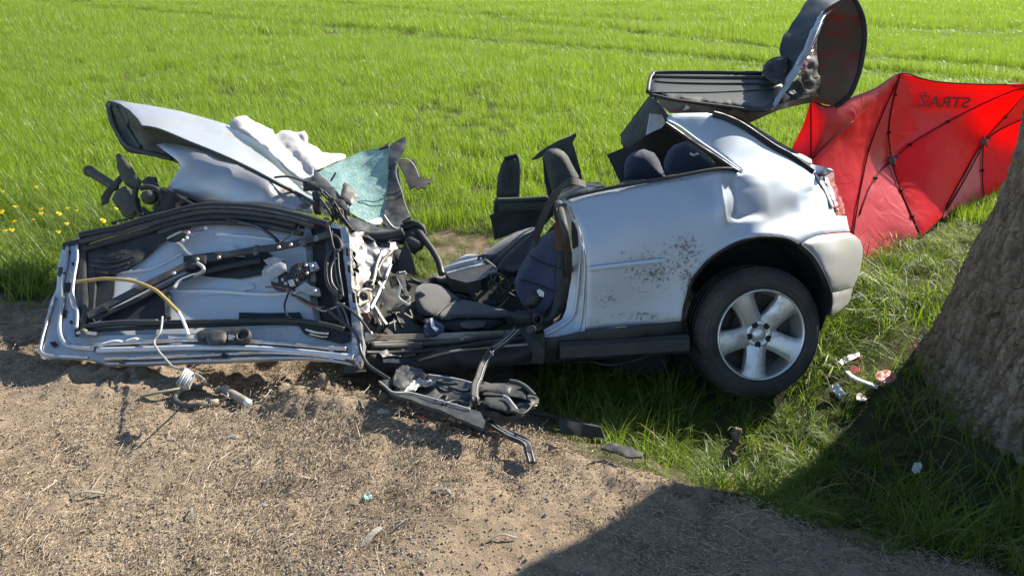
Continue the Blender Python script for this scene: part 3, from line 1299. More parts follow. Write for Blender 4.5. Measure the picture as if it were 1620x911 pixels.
PAN = [
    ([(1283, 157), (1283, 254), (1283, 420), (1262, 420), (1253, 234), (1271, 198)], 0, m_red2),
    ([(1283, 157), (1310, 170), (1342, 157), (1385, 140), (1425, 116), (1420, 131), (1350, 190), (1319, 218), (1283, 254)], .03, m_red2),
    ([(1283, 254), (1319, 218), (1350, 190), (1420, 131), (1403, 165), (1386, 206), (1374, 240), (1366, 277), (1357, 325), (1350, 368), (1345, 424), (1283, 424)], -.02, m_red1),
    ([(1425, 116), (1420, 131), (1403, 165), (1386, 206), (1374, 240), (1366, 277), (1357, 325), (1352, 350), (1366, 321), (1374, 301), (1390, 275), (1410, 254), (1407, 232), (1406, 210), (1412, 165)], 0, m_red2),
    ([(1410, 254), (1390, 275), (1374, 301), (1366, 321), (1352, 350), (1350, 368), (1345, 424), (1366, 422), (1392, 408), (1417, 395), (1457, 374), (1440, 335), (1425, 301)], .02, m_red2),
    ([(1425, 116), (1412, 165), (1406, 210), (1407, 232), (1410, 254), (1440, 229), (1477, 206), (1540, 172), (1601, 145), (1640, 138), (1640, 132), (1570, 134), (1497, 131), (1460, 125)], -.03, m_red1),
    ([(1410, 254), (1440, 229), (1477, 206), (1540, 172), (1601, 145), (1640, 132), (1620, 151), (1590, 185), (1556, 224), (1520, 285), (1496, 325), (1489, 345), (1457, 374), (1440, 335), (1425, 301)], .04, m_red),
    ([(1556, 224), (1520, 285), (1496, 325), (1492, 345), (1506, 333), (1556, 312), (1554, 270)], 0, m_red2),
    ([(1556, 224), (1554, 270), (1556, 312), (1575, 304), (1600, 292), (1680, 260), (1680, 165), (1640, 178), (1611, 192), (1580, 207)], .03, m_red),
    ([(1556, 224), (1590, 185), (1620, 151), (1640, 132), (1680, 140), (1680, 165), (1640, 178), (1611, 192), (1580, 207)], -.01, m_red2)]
for ol, bl, m in PAN:
    sheet('fabric_panel', ol, UMB, m, scr, sp=7, th=.0012, bulge=(bl, 60) if bl else None, rough=(.12, .004))
UF = push(UMB, .012)
for pts in ([(1425, 116), (1412, 165), (1406, 210), (1410, 254)], [(1410, 254), (1390, 275), (1374, 301), (1360, 340)], [(1410, 254), (1425, 301), (1440, 335), (1458, 376)], [(1410, 254), (1440, 229), (1477, 206), (1540, 172), (1601, 145), (1635, 136)],
            [(1420, 129), (1403, 165), (1386, 206), (1374, 240), (1366, 277), (1357, 325), (1349, 378)], [(1283, 157), (1283, 254), (1283, 330)], [(1283, 254), (1319, 218), (1350, 192)],
            [(1635, 134), (1590, 185), (1556, 224), (1520, 285), (1496, 330)], [(1556, 228), (1522, 292), (1487, 350)], [(1556, 224), (1554, 270), (1556, 314)], [(1556, 224), (1580, 207), (1611, 192), (1680, 166)]):
    tube('rib', PL(UF, pts), .005, m_rib, scr, n=6, smooth=4)
tube('hem', PL(UF, [(1283, 157), (1310, 169), (1342, 157), (1385, 140), (1425, 116), (1460, 125), (1497, 131), (1570, 134), (1640, 132)]), .006, m_rib, scr, n=6, smooth=4)
for hx, hy in ((1410, 254), (1556, 224)):
    c = P1(push(UMB, .03), hx, hy)
    vw = (Vector(CAM) - c).normalized()
    v, f = lathe_geo([(.001, .02), (.022, .018), (.030, .0), (.026, -.03), (.001, -.03)], c, vw, (1, 0, 0), 14)
    geo = [(v, f)]
    for a in range(5):
        d = (Vector((1, 0, 0)) * math.cos(a * 1.257 + .4) + Vector((0, .3, 1)) * math.sin(a * 1.257 + .4))
        geo.append(tube_geo([c + d * .015, c + d * .058], .008, 6, 1))
    hv, hf = merge(*geo)
    hb = mesh('hub', hv, hf, m_hub, scr, smooth=False)
for px, py in ((1406, 210), (1416, 150), (1440, 229), (1500, 193), (1425, 301), (1443, 342), (1385, 282), (1590, 186), (1554, 270)):
    c = P1(UF, px, py)
    v, f = box_geo(c, ((1, .3, 0), (-.3, 1, 0), (0, 0, 1)), (.03, .02, .022), .25)
    mesh('rib_clip', v, f, m_rib, scr, smooth=False)
# mirrored lettering seen through the fabric
cu = bpy.data.curves.new('lettering', 'FONT')
cu.body = 'STRAŻ'
cu.size = 1
cu.extrude = 0
cu.offset = .025
cu.align_x = 'LEFT'
tmp = bpy.data.objects.new('lettering', cu)
C.objects.link(tmp)
bpy.context.view_layer.update()
tm = bpy.data.meshes.new_from_object(tmp)
C.objects.unlink(tmp)
bpy.data.objects.remove(tmp)
bm = bmesh.new()
bm.from_mesh(tm)
bmesh.ops.triangulate(bm, faces=bm.faces)
bmesh.ops.subdivide_edges(bm, edges=bm.edges, cuts=1)
bmesh.ops.triangulate(bm, faces=bm.faces)
tv = np.array([v.co[:] for v in bm.verts])
tf = [[v.index for v in f.verts] for f in bm.faces]
bm.verts.index_update()
tf = [[v.index for v in f.verts] for f in bm.faces]
bm.free()
bpy.data.meshes.remove(tm)
wT = tv[:, 0].max()
s_ = 1 - tv[:, 0] / wT                    # mirrored
t_ = tv[:, 1] / .73
tx = 1450 + 82 * s_ + 5 * t_
ty = 168 + 3 * s_ - 17 * t_
mesh('lettering', push(UMB, .022)(tx, ty), tf, m_print, scr, smooth=False)
# ================================================================== the wreck: rear body
m_paint = mat('silver_blue_paint', (.42, .50, .615), .48, metal=.38, col2=(.47, .51, .555), nscale=5, wear=70, wearcol=(.13, .12, .105), coat=.0, ramp=(.4, .7), rough2=.58)
m_paint_in = mat('inner_paint', (.46, .52, .60), .45, metal=.3, col2=(.52, .52, .50), nscale=9, rough2=.6, wear=26, wearcol=(.10, .085, .07))
m_dusty = mat('dusty_paint', (.38, .42, .48), .38, metal=.55, col2=(.42, .39, .35), nscale=7, rough2=.75, wear=26, wearcol=(.16, .13, .10))
m_bumper = mat('bumper_paint', (.44, .45, .45), .45, metal=.35, col2=(.36, .35, .33), nscale=9, rough2=.65)
m_black = mat('black_plastic', (.012, .013, .015), .42, col2=(.028, .028, .027), nscale=14, rough2=.75)
m_black2 = mat('dull_black', (.009, .010, .011), .8, col2=(.020, .019, .017), nscale=10)
m_rubber = mat('rubber', (.022, .022, .023), .62, col2=(.05, .046, .04), nscale=20, rough2=.85)
m_tyre = mat('tyre_rubber', (.026, .025, .024), .8, col2=(.075, .068, .058), nscale=7, bump=.3, bscale=90, rough2=.95)
m_alloy = mat('alloy', (.66, .65, .63), .36, metal=.75, col2=(.36, .32, .26), nscale=13, rough2=.7, bump=.12, bscale=50, ramp=(.5, .78))
m_alloy_in = mat('alloy_barrel', (.022, .021, .02), .7, metal=.3, col2=(.08, .07, .06), nscale=20)
m_steel = mat('grey_steel', (.20, .20, .20), .45, metal=.7, col2=(.12, .10, .085), nscale=18, rough2=.7)
m_bright = mat('bare_metal', (.62, .60, .57), .30, metal=.9, col2=(.45, .38, .30), nscale=14, rough2=.6, bump=.2, bscale=30)
m_trim = mat('grey_green_trim', (.055, .064, .055), .75, col2=(.038, .042, .038), nscale=16, bump=.2, bscale=250)
m_liner = mat('headliner_foam', (.026, .032, .029), .45, col2=(.034, .040, .036), nscale=10, bump=.08, bscale=120)
m_roofskin = mat('roof_red_reflection', (.12, .088, .066), .34, metal=.1, col2=(.25, .035, .025), nscale=7, rough2=.4, coat=.0, spec=.5, ramp=(.52, .66), stretch=(.6, .6, 2.2))  # dark red patches paint the screen's reflection, the brown base the ground's
m_navy = mat('navy_fabric', (.014, .022, .056), .9, col2=(.022, .032, .07), nscale=30, bump=.5, bscale=400, sheen=.3)
m_grey = mat('charcoal_knit', (.085, .078, .075), .95, col2=(.045, .043, .044), nscale=220, bump=.7, bscale=320, sheen=.3, detail=2)
m_dark = mat('dark_fabric', (.010, .011, .015), .9, col2=(.018, .019, .022), nscale=40, bump=.4, bscale=300)
m_sill = mat('sill_plate', (.30, .26, .20), .6, col2=(.20, .17, .13), nscale=18)
m_rust = mat('rust', (.16, .065, .035), .85, col2=(.09, .05, .035), nscale=25, bump=.4)
m_redlens = mat('red_lens', (.30, .012, .014), .22, col2=(.14, .01, .012), nscale=30, spec=.7)
m_clear = mat('clear_plastic', (.70, .70, .70), .2, spec=.8, col2=(.50, .50, .52), nscale=20)
m_white = mat('white_plastic', (.72, .72, .70), .45, col2=(.55, .54, .50), nscale=20)
m_strap = mat('seat_belt', (.030, .030, .029), .75, bump=.4, bscale=300)


def CC(s, o, u):
    return Vector(HUB + REAR * s + OUT * o + UPC * u)


wreck = thing('wrecked_car', 'silver blue hatchback wreck with its side torn open, front crushed and roof peeled up', 'car', CC(-1.0, -.5, -.30))


def wear_blobs(*bl):
    def f(x, y):
        w = np.full(np.shape(x), .05)
        for cx, cy, rx, ry, a in bl:
            w = np.maximum(w, a * np.exp(-((x - cx) / rx) ** 2 - ((y - cy) / ry) ** 2))
        return w
    return f


QP = SIDE.fn((893, 320, -.055), (980, 302, -.055), (1090, 282, -.055), (1155, 270, -.05), (1000, 345, .0), (940, 400, .01), (1060, 380, .012), (930, 515, -.02), (1020, 500, -.015), (1080, 505, .02),
             (1096, 442, .025), (1129, 406, .025), (1200, 375, .025), (1247, 379, .01), (1262, 387, -.005), (1292, 373, -.06), (1318, 367, -.12), (1344, 366, -.24),
             (1055, 190, -.13), (1065, 180, -.14), (1120, 180, -.155), (1110, 235, -.10), (1171, 273, -.06), (1174, 199, -.165), (1223, 231, -.205), (1276, 260, -.30), (1289, 274, -.32), (1301, 296, -.29), (1318, 326, -.25), (1325, 344, -.22),
             (1195, 258, -.115), (1150, 320, .010), (1200, 292, -.055), (1205, 332, -.030), (1160, 356, .006), (1190, 350, -.002), (1225, 300, -.092), (1250, 335, -.085), (1275, 300, -.165), (1283, 325, -.150), (1298, 312, -.215), (1225, 352, -.035), (1110, 340, .008), (1180, 364, .010), (1130, 300, -.02), (1240, 270, -.165))
arch = [(1262, 387), (1247, 379), (1232, 376), (1218, 375), (1203, 375), (1188, 378), (1172, 382), (1158, 388), (1142, 397), (1129, 406), (1116, 417), (1105, 430), (1096, 442), (1090, 458), (1085, 477), (1082, 490), (1080, 507)]
qol = [(893, 318), (940, 305), (1000, 293), (1090, 277), (1140, 269), (1160, 271), (1171, 273), (1150, 257), (1120, 235), (1090, 214), (1066, 196), (1054, 188), (1060, 181), (1080, 179), (1118, 179), (1144, 184), (1174, 198), (1200, 215), (1223, 231), (1250, 246), (1276, 260), (1289, 273), (1301, 296), (1311, 312), (1318, 326), (1323, 342), (1339, 342), (1344, 366), (1318, 367), (1292, 373)] + arch + [(1020, 513), (970, 518), (926, 522), (928, 480), (929, 430), (927, 402), (921, 370), (908, 340)]
_qp0 = QP


def QP(px, py):
    # the hard crease where the pillar was pushed in, and a second one by the lamp
    s = lambda a, b, x: np.clip((x - a) / (b - a), 0, 1)
    xs = px - (py - 320) * .12
    d = -.030 * s(1145, 1166, xs) * (1 - s(1168, 1215, xs)) * s(276, 296, py) * (1 - s(342, 354, py + (px - 1160) * .12))
    d = d + .010 * s(1128, 1144, xs) * (1 - s(1144, 1150, xs)) * s(280, 300, py) * (1 - s(340, 360, py))
    d = d - .022 * s(1262, 1284, px) * (1 - s(1286, 1300, px)) * s(292, 304, py) * (1 - s(318, 332, py))
    d = d - .012 * s(1090, 1130, px) * (1 - s(1132, 1141, px)) * s(268, 284, py) * (1 - s(300, 330, py))
    return push(_qp0, 0)(px, py) + OUT * d[..., None]


sheet('quarter_panel', qol, QP, m_paint, wreck, sp=4, th=.006, roll=(.010, 6), rough=(.16, .0016),
      attr=wear_blobs((1030, 425, 105, 70, .365), (1080, 395, 70, 60, .365), (960, 470, 60, 40, .34), (1060, 395, 40, 30, .38), (1005, 455, 70, 45, .32), (960, 430, 40, 25, .26), (1010, 500, 90, 14, .40), (1160, 340, 22, 30, .30), (1090, 440, 30, 50, .40), (1230, 320, 50, 40, .2), (985, 400, 12, 8, .42), (940, 510, 30, 14, .4)))
# moulding stub on the panel
sheet('moulding', [(931, 422), (990, 415), (1052, 408), (1051, 414), (1040, 417), (990, 423), (932, 430)], push(QP, .020), m_paint, wreck, sp=3, th=.02, roll=(.004, 3))
# black dashes: drip strip and scrapes follow from wear. window surround
BELT = push(QP, .012)
tube('window_seal', PL(BELT, [(896, 313.5), (924, 306), (980, 295), (1060, 281), (1128, 268.5), (1160, 267.5)]), 1, m_black, wreck, flat=(.016, .026), up=OUT)
tube('window_seal', PL(push(QP, .008), [(1052, 195), (1070, 207), (1100, 228), (1135, 250), (1168, 272)]), 1, m_black, wreck, flat=(.012, .022), up=OUT)
tube('drip_channel', PL(push(QP, .012), [(1056, 191), (1075, 201), (1105, 223), (1140, 247), (1172, 271)]), .006, m_paint, wreck, n=6)
tube('hatch_seal', PL(push(QP, .004), [(1128, 181), (1146, 186), (1174, 199), (1223, 232), (1250, 247), (1285, 272)]), 1, m_black, wreck, flat=(.03, .02), up=OUT)
HT = SIDE.fn((1150, 185, -.42), (1230, 232, -.42), (1285, 262, -.42), (1318, 270, -.40))
sheet('tailgate', [(1132, 180), (1150, 184), (1180, 197), (1240, 235), (1285, 259), (1281, 263), (1230, 236), (1174, 202)], push(HT, -.0), m_black, wreck, sp=6, th=.04)
sheet('tailgate_glass_edge', [(1236, 238), (1262, 247), (1280, 258), (1284, 264), (1262, 254)], push(HT, .03), m_clear, wreck, sp=5, th=.01)
sheet('tailgate_corner', [(1277, 259), (1300, 263), (1319, 270), (1318, 278), (1300, 276), (1289, 273)], SIDE.fn((1277, 259, -.36), (1319, 270, -.50), (1289, 275, -.32)), m_paint, wreck, sp=4, th=.02, roll=(.01, 4))
# broken tail light
TL = SIDE.fn((1289, 273, -.32), (1318, 273, -.46), (1301, 296, -.28), (1322, 300, -.42), (1318, 326, -.24), (1336, 339, -.34))
lamp = sheet('tail_light', [(1288, 273), (1303, 275), (1318, 273), (1320, 290), (1326, 300), (1329, 309), (1334, 324), (1336, 339), (1325, 342), (1316, 317), (1301, 290)], TL, m_redlens, wreck, sp=4, th=.05, rough=(.015, .006, 1))
for ol in ([(1291, 276), (1298, 281), (1310, 302), (1320, 328), (1316, 326), (1304, 299)], [(1303, 277), (1309, 281), (1318, 301), (1326, 328), (1322, 328), (1312, 304)]):
    sheet('reflector', ol, push(TL, .014), m_clear, lamp, sp=3, th=.006, rough=(.012, .003))
for _ in range(16):
    t = rnd.random()
    a = Vector((1292 + 28 * t + rnd.uniform(0, 14), 278 + 58 * t, 0))
    ol = [(a.x + rnd.uniform(-4, 4), a.y + rnd.uniform(-4, 4)) for _ in range(3)]
    cr = (ol[1][0] - ol[0][0]) * (ol[2][1] - ol[0][1]) - (ol[1][1] - ol[0][1]) * (ol[2][0] - ol[0][0])
    if abs(cr) < 6:
        continue
    sheet('lens_shard', ol, push(TL, rnd.uniform(.015, .03)), m_redlens if rnd.random() < .6 else m_clear, lamp, sp=5, th=.003)
# bumper end
BP = SIDE.fn((1262, 387, .0), (1300, 372, -.06), (1344, 367, -.24), (1365, 395, -.36), (1362, 430, -.36), (1320, 400, -.06), (1318, 440, -.04), (1316, 497, -.08), (1343, 478, -.26), (1349, 455, -.28), (1290, 412, .0), (1310, 498, -.06))
bp_ = sheet('rear_bumper', [(1263, 387), (1278, 379), (1292, 374), (1318, 369.5), (1344, 368), (1353, 373), (1361, 380), (1365, 392), (1365, 402), (1361, 430), (1350, 454), (1330, 459), (1311, 463), (1306, 449), (1300, 434), (1293, 419), (1286, 408), (1277, 398)], BP, m_bumper, wreck, sp=6, th=.006, roll=(.02, 9))
sheet('bumper_valance', [(1311, 464.5), (1330, 460.5), (1349.5, 455.5), (1346, 470), (1342, 480), (1328, 491), (1316, 497), (1309, 498), (1312, 480)], BP, m_bumper, wreck, sp=5, th=.006, roll=(.02, 7))
# wheel arch
AR = .365
arc = []
AC = CC(-.015, 0, .115)
v, f = [], []
na = 30
for i in range(na + 1):
    t = math.radians(-35 + 250 * i / na)
    d = REAR * math.cos(t) + UPC * math.sin(t)
    rr = .36 + .02 * math.sin(3 * t)
    for o_ in (-.012, -.05, -.14, -.30, -.36):
        k = rr if o_ > -.2 else rr - .02
        v.append(np.array(AC) + d * k + OUT * o_)
for i in range(na):
    for j in range(4):
        v0 = i * 5 + j
        f.append((v0, v0 + 1, v0 + 6, v0 + 5))
k = len(v)
v.append(np.array(AC) + OUT * -.36)
for i in range(na):
    f.append((i * 5 + 4, k, i * 5 + 9))
mesh('arch_liner', v, f, m_black2, wreck)
tube('arch_lip', PL(push(QP, -.008), arch), .009, m_black2, wreck, n=6)
tube('arch_lip', PL(push(BP, -.01), [(1264, 388), (1277, 399), (1286, 409), (1293, 420), (1301, 436), (1307, 450), (1312, 466), (1312, 482), (1309, 498)]), .016, m_black2, wreck, n=6)

# ---- wheel
wheel = link('wheel', None, wreck)
WB = np.array(wreck.location)
HW = HUB
prof = [(.217, -.022), (.224, -.002), (.236, .006), (.262, .010), (.285, .004), (.300, -.010), (.3085, -.024), (.3135, -.034), (.3155, -.046)]
tw = [(.316, -.062), (.309, -.064), (.309, -.072), (.316, -.074), (.3175, -.100), (.310, -.102), (.310, -.110), (.3175, -.112), (.316, -.140), (.309, -.142), (.309, -.150), (.316, -.152)]
prof2 = [(.3155, -.168), (.3085, -.184), (.295, -.196), (.25, -.205), (.217, -.19)]
v, f = lathe_geo(prof + tw + prof2, HW, OUT, REAR, 96)
mesh('tyre', v, f, m_tyre, wheel)
# raised rings and tread blocks
geo = [lathe_geo([(r_ - .002, .004 + h_), (r_, .012 + h_), (r_ + .002, .004 + h_)], HW, OUT, REAR, 96) for r_, h_ in ((.243, -.0015), (.272, .0005), (.290, -.009))]
mesh('sidewall_ring', *merge(*geo), m_tyre, wheel)
geo = []
for i in range(90):
    t = 2 * math.pi * i / 90
    d = REAR * math.cos(t) + UPC * math.sin(t)
    e = -REAR * math.sin(t) + UPC * math.cos(t)
    for o_, w_ in ((-.052, .024), (-.160, .02)):
        geo.append(box_geo(HW + d * .3135 + OUT * o_, (d, e, OUT), (.012, .0165, w_), 0))
mesh('tread_block', *merge(*geo), m_tyre, wheel, smooth=False, kind='stuff')
rim = link('rim', None, wheel)
v, f = lathe_geo([(.216, -.03), (.2205, -.010), (.219, .002), (.213, .004), (.2085, -.002), (.205, -.014), (.200, -.045), (.185, -.10), (.18, -.17)], HW, OUT, REAR, 96)
mesh('rim_lip', v, f, m_alloy, wheel)
v, f = lathe_geo([(.19, -.085), (.17, -.095), (.05, -.095), (.001, -.095)], HW, OUT, REAR, 64)
mesh('brake_backing', v, f, m_alloy_in, wheel)
bpy.data.objects.remove(rim)
v, f = lathe_geo([(.125, -.09), (.126, -.082), (.11, -.078), (.07, -.078), (.06, -.06)], HW, OUT, REAR, 64)
mesh('brake_disc', v, f, m_alloy_in, wheel)
angs = [math.radians(a) for a in (117, 45, -27, -99, -171)]
for t in angs:
    d = REAR * math.cos(t) + UPC * math.sin(t)
    e = -REAR * math.sin(t) + UPC * math.cos(t)
    v, f = [], []
    rr = np.linspace(.045, .209, 12)
    for r_ in rr:
        q = (r_ - .045) / .164
        w_ = .048 + .008 * abs(q - .35) ** 1.2 * 2 + .030 * max(0, q - .80) / .2 * max(0, q - .8) / .2
        h_ = -.030 + .012 * math.sin(q * 1.4) + .012 * q
        for x_, z_ in ((-1, -.038), (-1.02, -.006), (-.88, 0), (-.5, .0035), (0, .0045), (.5, .0035), (.88, 0), (1.02, -.006), (1, -.038)):
            v.append(HW + d * r_ + e * w_ * x_ + OUT * (h_ + z_))
    for i in range(11):
        for j in range(8):
            a = i * 9 + j
            f.append((a, a + 9, a + 10, a + 1))
    mesh('spoke', v, f, m_alloy, wheel)
v, f = lathe_geo([(.072, -.05), (.071, -.030), (.064, -.024), (.034, -.0235), (.0335, -.026), (.032, -.026), (.031, -.0215), (.022, -.018), (.001, -.017)], HW, OUT, REAR, 40)
mesh('hub_face', v, f, m_alloy, wheel)
for t in angs:
    c = HW + (REAR * math.cos(t) + UPC * math.sin(t)) * .051
    v, f = lathe_geo([(.0165, -.0240), (.0160, -.0225), (.0100, -.0228), (.0095, -.0205), (.0080, -.0200), (.001, -.0200)], c, OUT, REAR, 12)
    mesh('lug_bolt', v, f, m_black2, wheel)  # black face also paints the shaded recess round each bolt
# sill under the panel
tube('rear_sill', [CC(-.98, -.03, -.005), CC(-.7, -.03, -.01), CC(-.37, -.03, -.012)], 1, m_black, wreck, flat=(.09, .13), up=OUT)
SK = SIDE.fn(off=.004)
sheet('sill_skirt', [(862, 536), (926, 523), (1000, 516), (1079, 508), (1081, 537), (1000, 546), (930, 556), (862, 568)], SIDE.fn((862, 536, -.015), (1080, 508, .0), (862, 568, -.04), (1080, 537, -.03), (960, 535, .012)), m_black, wreck, sp=8, th=.02, roll=(.012, 6), rough=(.08, .003))
# door jamb
JB = SIDE.fn((893, 321, -.06), (926, 404, -.02), (925, 522, -.02), (902, 360, -.13), (906, 419, -.12), (899, 469, -.11), (889, 505, -.1), (860, 521, -.09), (863, 534, -.05), (880, 321, -.16))
jamb = sheet('door_jamb', [(889, 322), (895, 318), (908, 342), (920, 370), (927, 402), (929, 440), (927, 490), (925, 525), (905, 530), (863, 535), (860, 522), (875, 513), (889, 505), (896, 488), (899, 469), (904, 440), (906, 419), (906, 395), (902, 365)], JB, m_paint_in, wreck, sp=5, th=.004, rough=(.05, .004))
tube('jamb_flange', PL(push(JB, .012), [(912, 350), (919, 385), (917, 420), (913, 465), (906, 500), (880, 520), (864, 528)]), .006, m_paint_in, wreck, n=6)
tube('jamb_flange', PL(push(JB, .01), [(897, 326), (914, 362), (924, 404), (924, 450), (920, 500), (915, 522)]), .005, m_paint_in, wreck, n=6)
sheet('jamb_opening', [(904, 350), (912, 358), (915, 390), (906, 394), (904, 372)], push(JB, .006), m_black2, wreck, sp=4, th=.004)
tube('jamb_seal', PL(SIDE.fn((880, 320, -.12), (860, 520, -.08)), [(884, 322), (893, 360), (899, 400), (899, 445), (892, 480), (878, 503), (856, 517), (838, 521)]), .017, m_rubber, wreck, n=8)
# b pillar trim and rust
BPIL = SIDE.fn((873, 330, -.18), (890, 400, -.16), (890, 490, -.15), (860, 510, -.13))
sheet('pillar_trim', [(872, 318), (888, 320), (895, 352), (902, 400), (903, 450), (896, 482), (884, 500), (866, 512), (856, 512), (872, 494), (879, 462), (882, 410), (880, 360)], BPIL, m_black, wreck, sp=6, th=.02, roll=(.01, 5))
sheet('rusty_bracket', [(879, 348), (888, 350), (892, 372), (890, 396), (881, 398), (878, 372)], push(BPIL, .014), m_rust, wreck, sp=4, th=.006, rough=(.02, .004), label='rusty bracket on the pillar')
# inside seen through the rear side window
DK = SIDE.fn(off=-.75)
sheet('interior_shade_sheet', [(960, 245), (986, 234), (981, 214), (1026, 153), (1056, 180), (1056, 194), (1110, 230), (1168, 272), (1128, 290), (1060, 296), (985, 296), (972, 270)], SIDE.fn((960, 245, -1.1), (1026, 160, -1.0), (1056, 190, -.75), (1168, 272, -.55), (985, 290, -.95), (1070, 260, -.9)), m_black2, wreck, sp=9, th=.01)  # black sheet stands in for the shaded depth of the cabin
sheet('pillar_cover', [(1026, 152), (1037, 157), (1050, 172), (1056, 181), (1046, 198), (1023, 214), (993, 235), (983, 228), (981, 216), (1003, 186)], SIDE.fn((1026, 152, -.8), (1056, 181, -.6), (981, 216, -.9), (1023, 214, -.75)), m_trim, wreck, sp=6, th=.02, roll=(.02, 8), rough=(.1, .01))
sheet('bare_panel', [(1028, 180), (1048, 182), (1053, 196), (1046, 203), (1036, 207), (1022, 214), (1026, 196)], SIDE.fn(off=-.56), m_paint_in, wreck, sp=5, th=.006, rough=(.03, .006))
sheet('headrest', [(988, 284), (987, 262), (993, 248), (1003, 240), (1019, 236), (1035, 242), (1043, 254), (1052, 278), (1050, 284)], SIDE.fn(off=-.62), m_navy, wreck, sp=6, th=.04, bulge=(.06, 22))
sheet('headrest', [(1051, 276), (1050, 256), (1056, 240), (1066, 230), (1085, 223), (1104, 233), (1120, 246), (1136, 261), (1130, 270), (1090, 276)], SIDE.fn(off=-.45), m_navy, wreck, sp=6, th=.04, bulge=(.06, 22))
sheet('seat_shelf', [(970, 296), (985, 286), (1060, 275), (1140, 264), (1130, 268), (1000, 293)], SIDE.fn((965, 300, -.15), (985, 286, -.7), (1150, 262, -.5), (1150, 272, -.2)), m_dark, wreck, sp=9, th=.02)
tube('latch', [car(1092, 243, -.38), car(1098, 246, -.36), car(1104, 243, -.37)], .006, m_bright, wreck, n=6)

# ------------------------------------------------------------------ peeled roof
RD = dep((1031, 119, 4.15), (1207, 110, 4.25), (1029, 150, 3.95), (1220, 171, 3.98), (1240, 100, 4.3), (1120, 160, 3.98))
roof = sheet('roof_lining', [(1031, 119), (1042, 115), (1120, 115.5), (1204, 117), (1225, 124), (1237, 132), (1238, 150), (1230, 162), (1220, 171), (1204, 178), (1157, 171), (1100, 164), (1059, 158), (1029, 150), (1024, 146), (1026, 132)], RD, m_liner, wreck, sp=6, th=.03, bulge=(.035, 9))
for pts, r_, m in (([(1034, 121), (1060, 122), (1130, 123), (1200, 123), (1222, 126)], .010, m_liner), ([(1036, 129), (1060, 131), (1130, 132.5), (1190, 132.5), (1226, 133)], .007, m_black), ([(1027, 146), (1060, 146.5), (1130, 146), (1190, 143), (1226, 140)], .004, m_liner), ([(1030, 150), (1060, 157), (1100, 163), (1157, 170), (1204, 176), (1222, 168)], .008, m_black)):
    tube('lining_ridge', PL(push(RD, .038), pts), r_, m, roof, n=8)
tube('edge_seal', PL(push(RD, .02), [(1025, 146), (1027, 130), (1032, 119), (1043, 115), (1120, 114.5), (1205, 116)]), .010, m_black, roof, n=8)
RS = dep((1039, 155, 3.92), (1130, 175, 3.95), (1177, 197, 4.1), (1210, 184, 4.15), (1260, 160, 4.25), (1290, 155, 4.3), (1345, 150, 4.35))
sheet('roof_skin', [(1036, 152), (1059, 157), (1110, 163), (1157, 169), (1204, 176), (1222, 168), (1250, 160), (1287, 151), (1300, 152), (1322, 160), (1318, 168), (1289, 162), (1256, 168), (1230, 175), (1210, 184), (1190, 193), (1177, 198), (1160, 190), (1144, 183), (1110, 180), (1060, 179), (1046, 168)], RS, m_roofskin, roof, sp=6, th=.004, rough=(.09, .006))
sheet('skin_tear', [(1081, 174), (1086, 166), (1092, 171), (1089, 173), (1080, 176)], push(RS, .02), m_bright, roof, sp=3, th=.003)
FD = dep((1233, 82, 4.15), (1270, 15, 4.3), (1339, -20, 4.4), (1299, 26, 4.15), (1276, 79, 4.05), (1247, 128, 4.05))
sheet('roof_fold', [(1208, 117), (1207, 104), (1223, 92), (1234, 88), (1233, 80), (1239, 58), (1252, 38), (1266, 20), (1276, 5), (1290, -8), (1315, -20), (1345, -18), (1352, -4), (1338, 4), (1318, 14), (1302, 26), (1295, 44), (1276, 80), (1258, 112), (1246, 130), (1226, 127)], FD, m_liner, roof, sp=6, th=.01, rough=(.16, .02))
sheet('foam_block', [(1206, 118), (1208, 104), (1224, 93), (1236, 90), (1246, 91), (1244, 118), (1238, 134), (1222, 132), (1214, 124)], push(FD, .05), m_black, roof, sp=5, th=.05, rough=(.03, .012), bulge=(.02, 9))
sheet('torn_seam', [(1352, -6), (1342, -2), (1322, 14), (1306, 27), (1297, 50), (1285, 78), (1272, 100), (1258, 124), (1246, 142), (1230, 166), (1219, 172), (1228, 152), (1237, 138), (1247, 118), (1262, 92), (1273, 74), (1285, 48), (1294, 27), (1312, 11), (1332, 1)], push(FD, .05), m_dusty, roof, sp=3.5, th=.012, rough=(.07, .010), roll=(.012, 4))
tube('torn_seam', PL(push(FD, .066), [(1340, 3), (1306, 24), (1294, 48), (1281, 74), (1262, 102)]), .004, m_bright, roof, n=6)
WD = dep((1289, 59, 4.35), (1299, 138, 4.35), (1227, 165, 4.2), (1240, 140, 4.2))
sheet('roof_underside', [(1291, 52), (1300, 50), (1304, 100), (1303, 150), (1287, 152), (1250, 160), (1222, 168), (1240, 142), (1263, 122), (1277, 90)], WD, m_black, roof, sp=6, th=.006, rough=(.05, .02, 1))
for c_, m in (((1270, 108), m_redlens), ((1273, 100), m_redlens), ((1276, 92), m_bright), ((1281, 86), m_redlens), ((1262, 118), m_paint_in), ((1255, 146), m_white), ((1242, 152), m_bright), ((1232, 156), m_trim), ((1284, 78), m_bright)):
    ol = [(c_[0] + rnd.uniform(3, 8) * math.cos(a), c_[1] + rnd.uniform(2, 6) * math.sin(a)) for a in (.2, 1.4, 2.6, 3.9, 5.1)]
    sheet('torn_scrap', ol, push(WD, .06), m, roof, sp=3, th=.004, rough=(.012, .008))
RP = dep((1296, 30, 4.13), (1339, 0, 4.12), (1363, 26, 4.16), (1367, 59, 4.20), (1360, 109, 4.24), (1345, 148, 4.27), (1322, 168, 4.28), (1296, 158, 4.27), (1294, 82, 4.21), (1330, 80, 4.225))
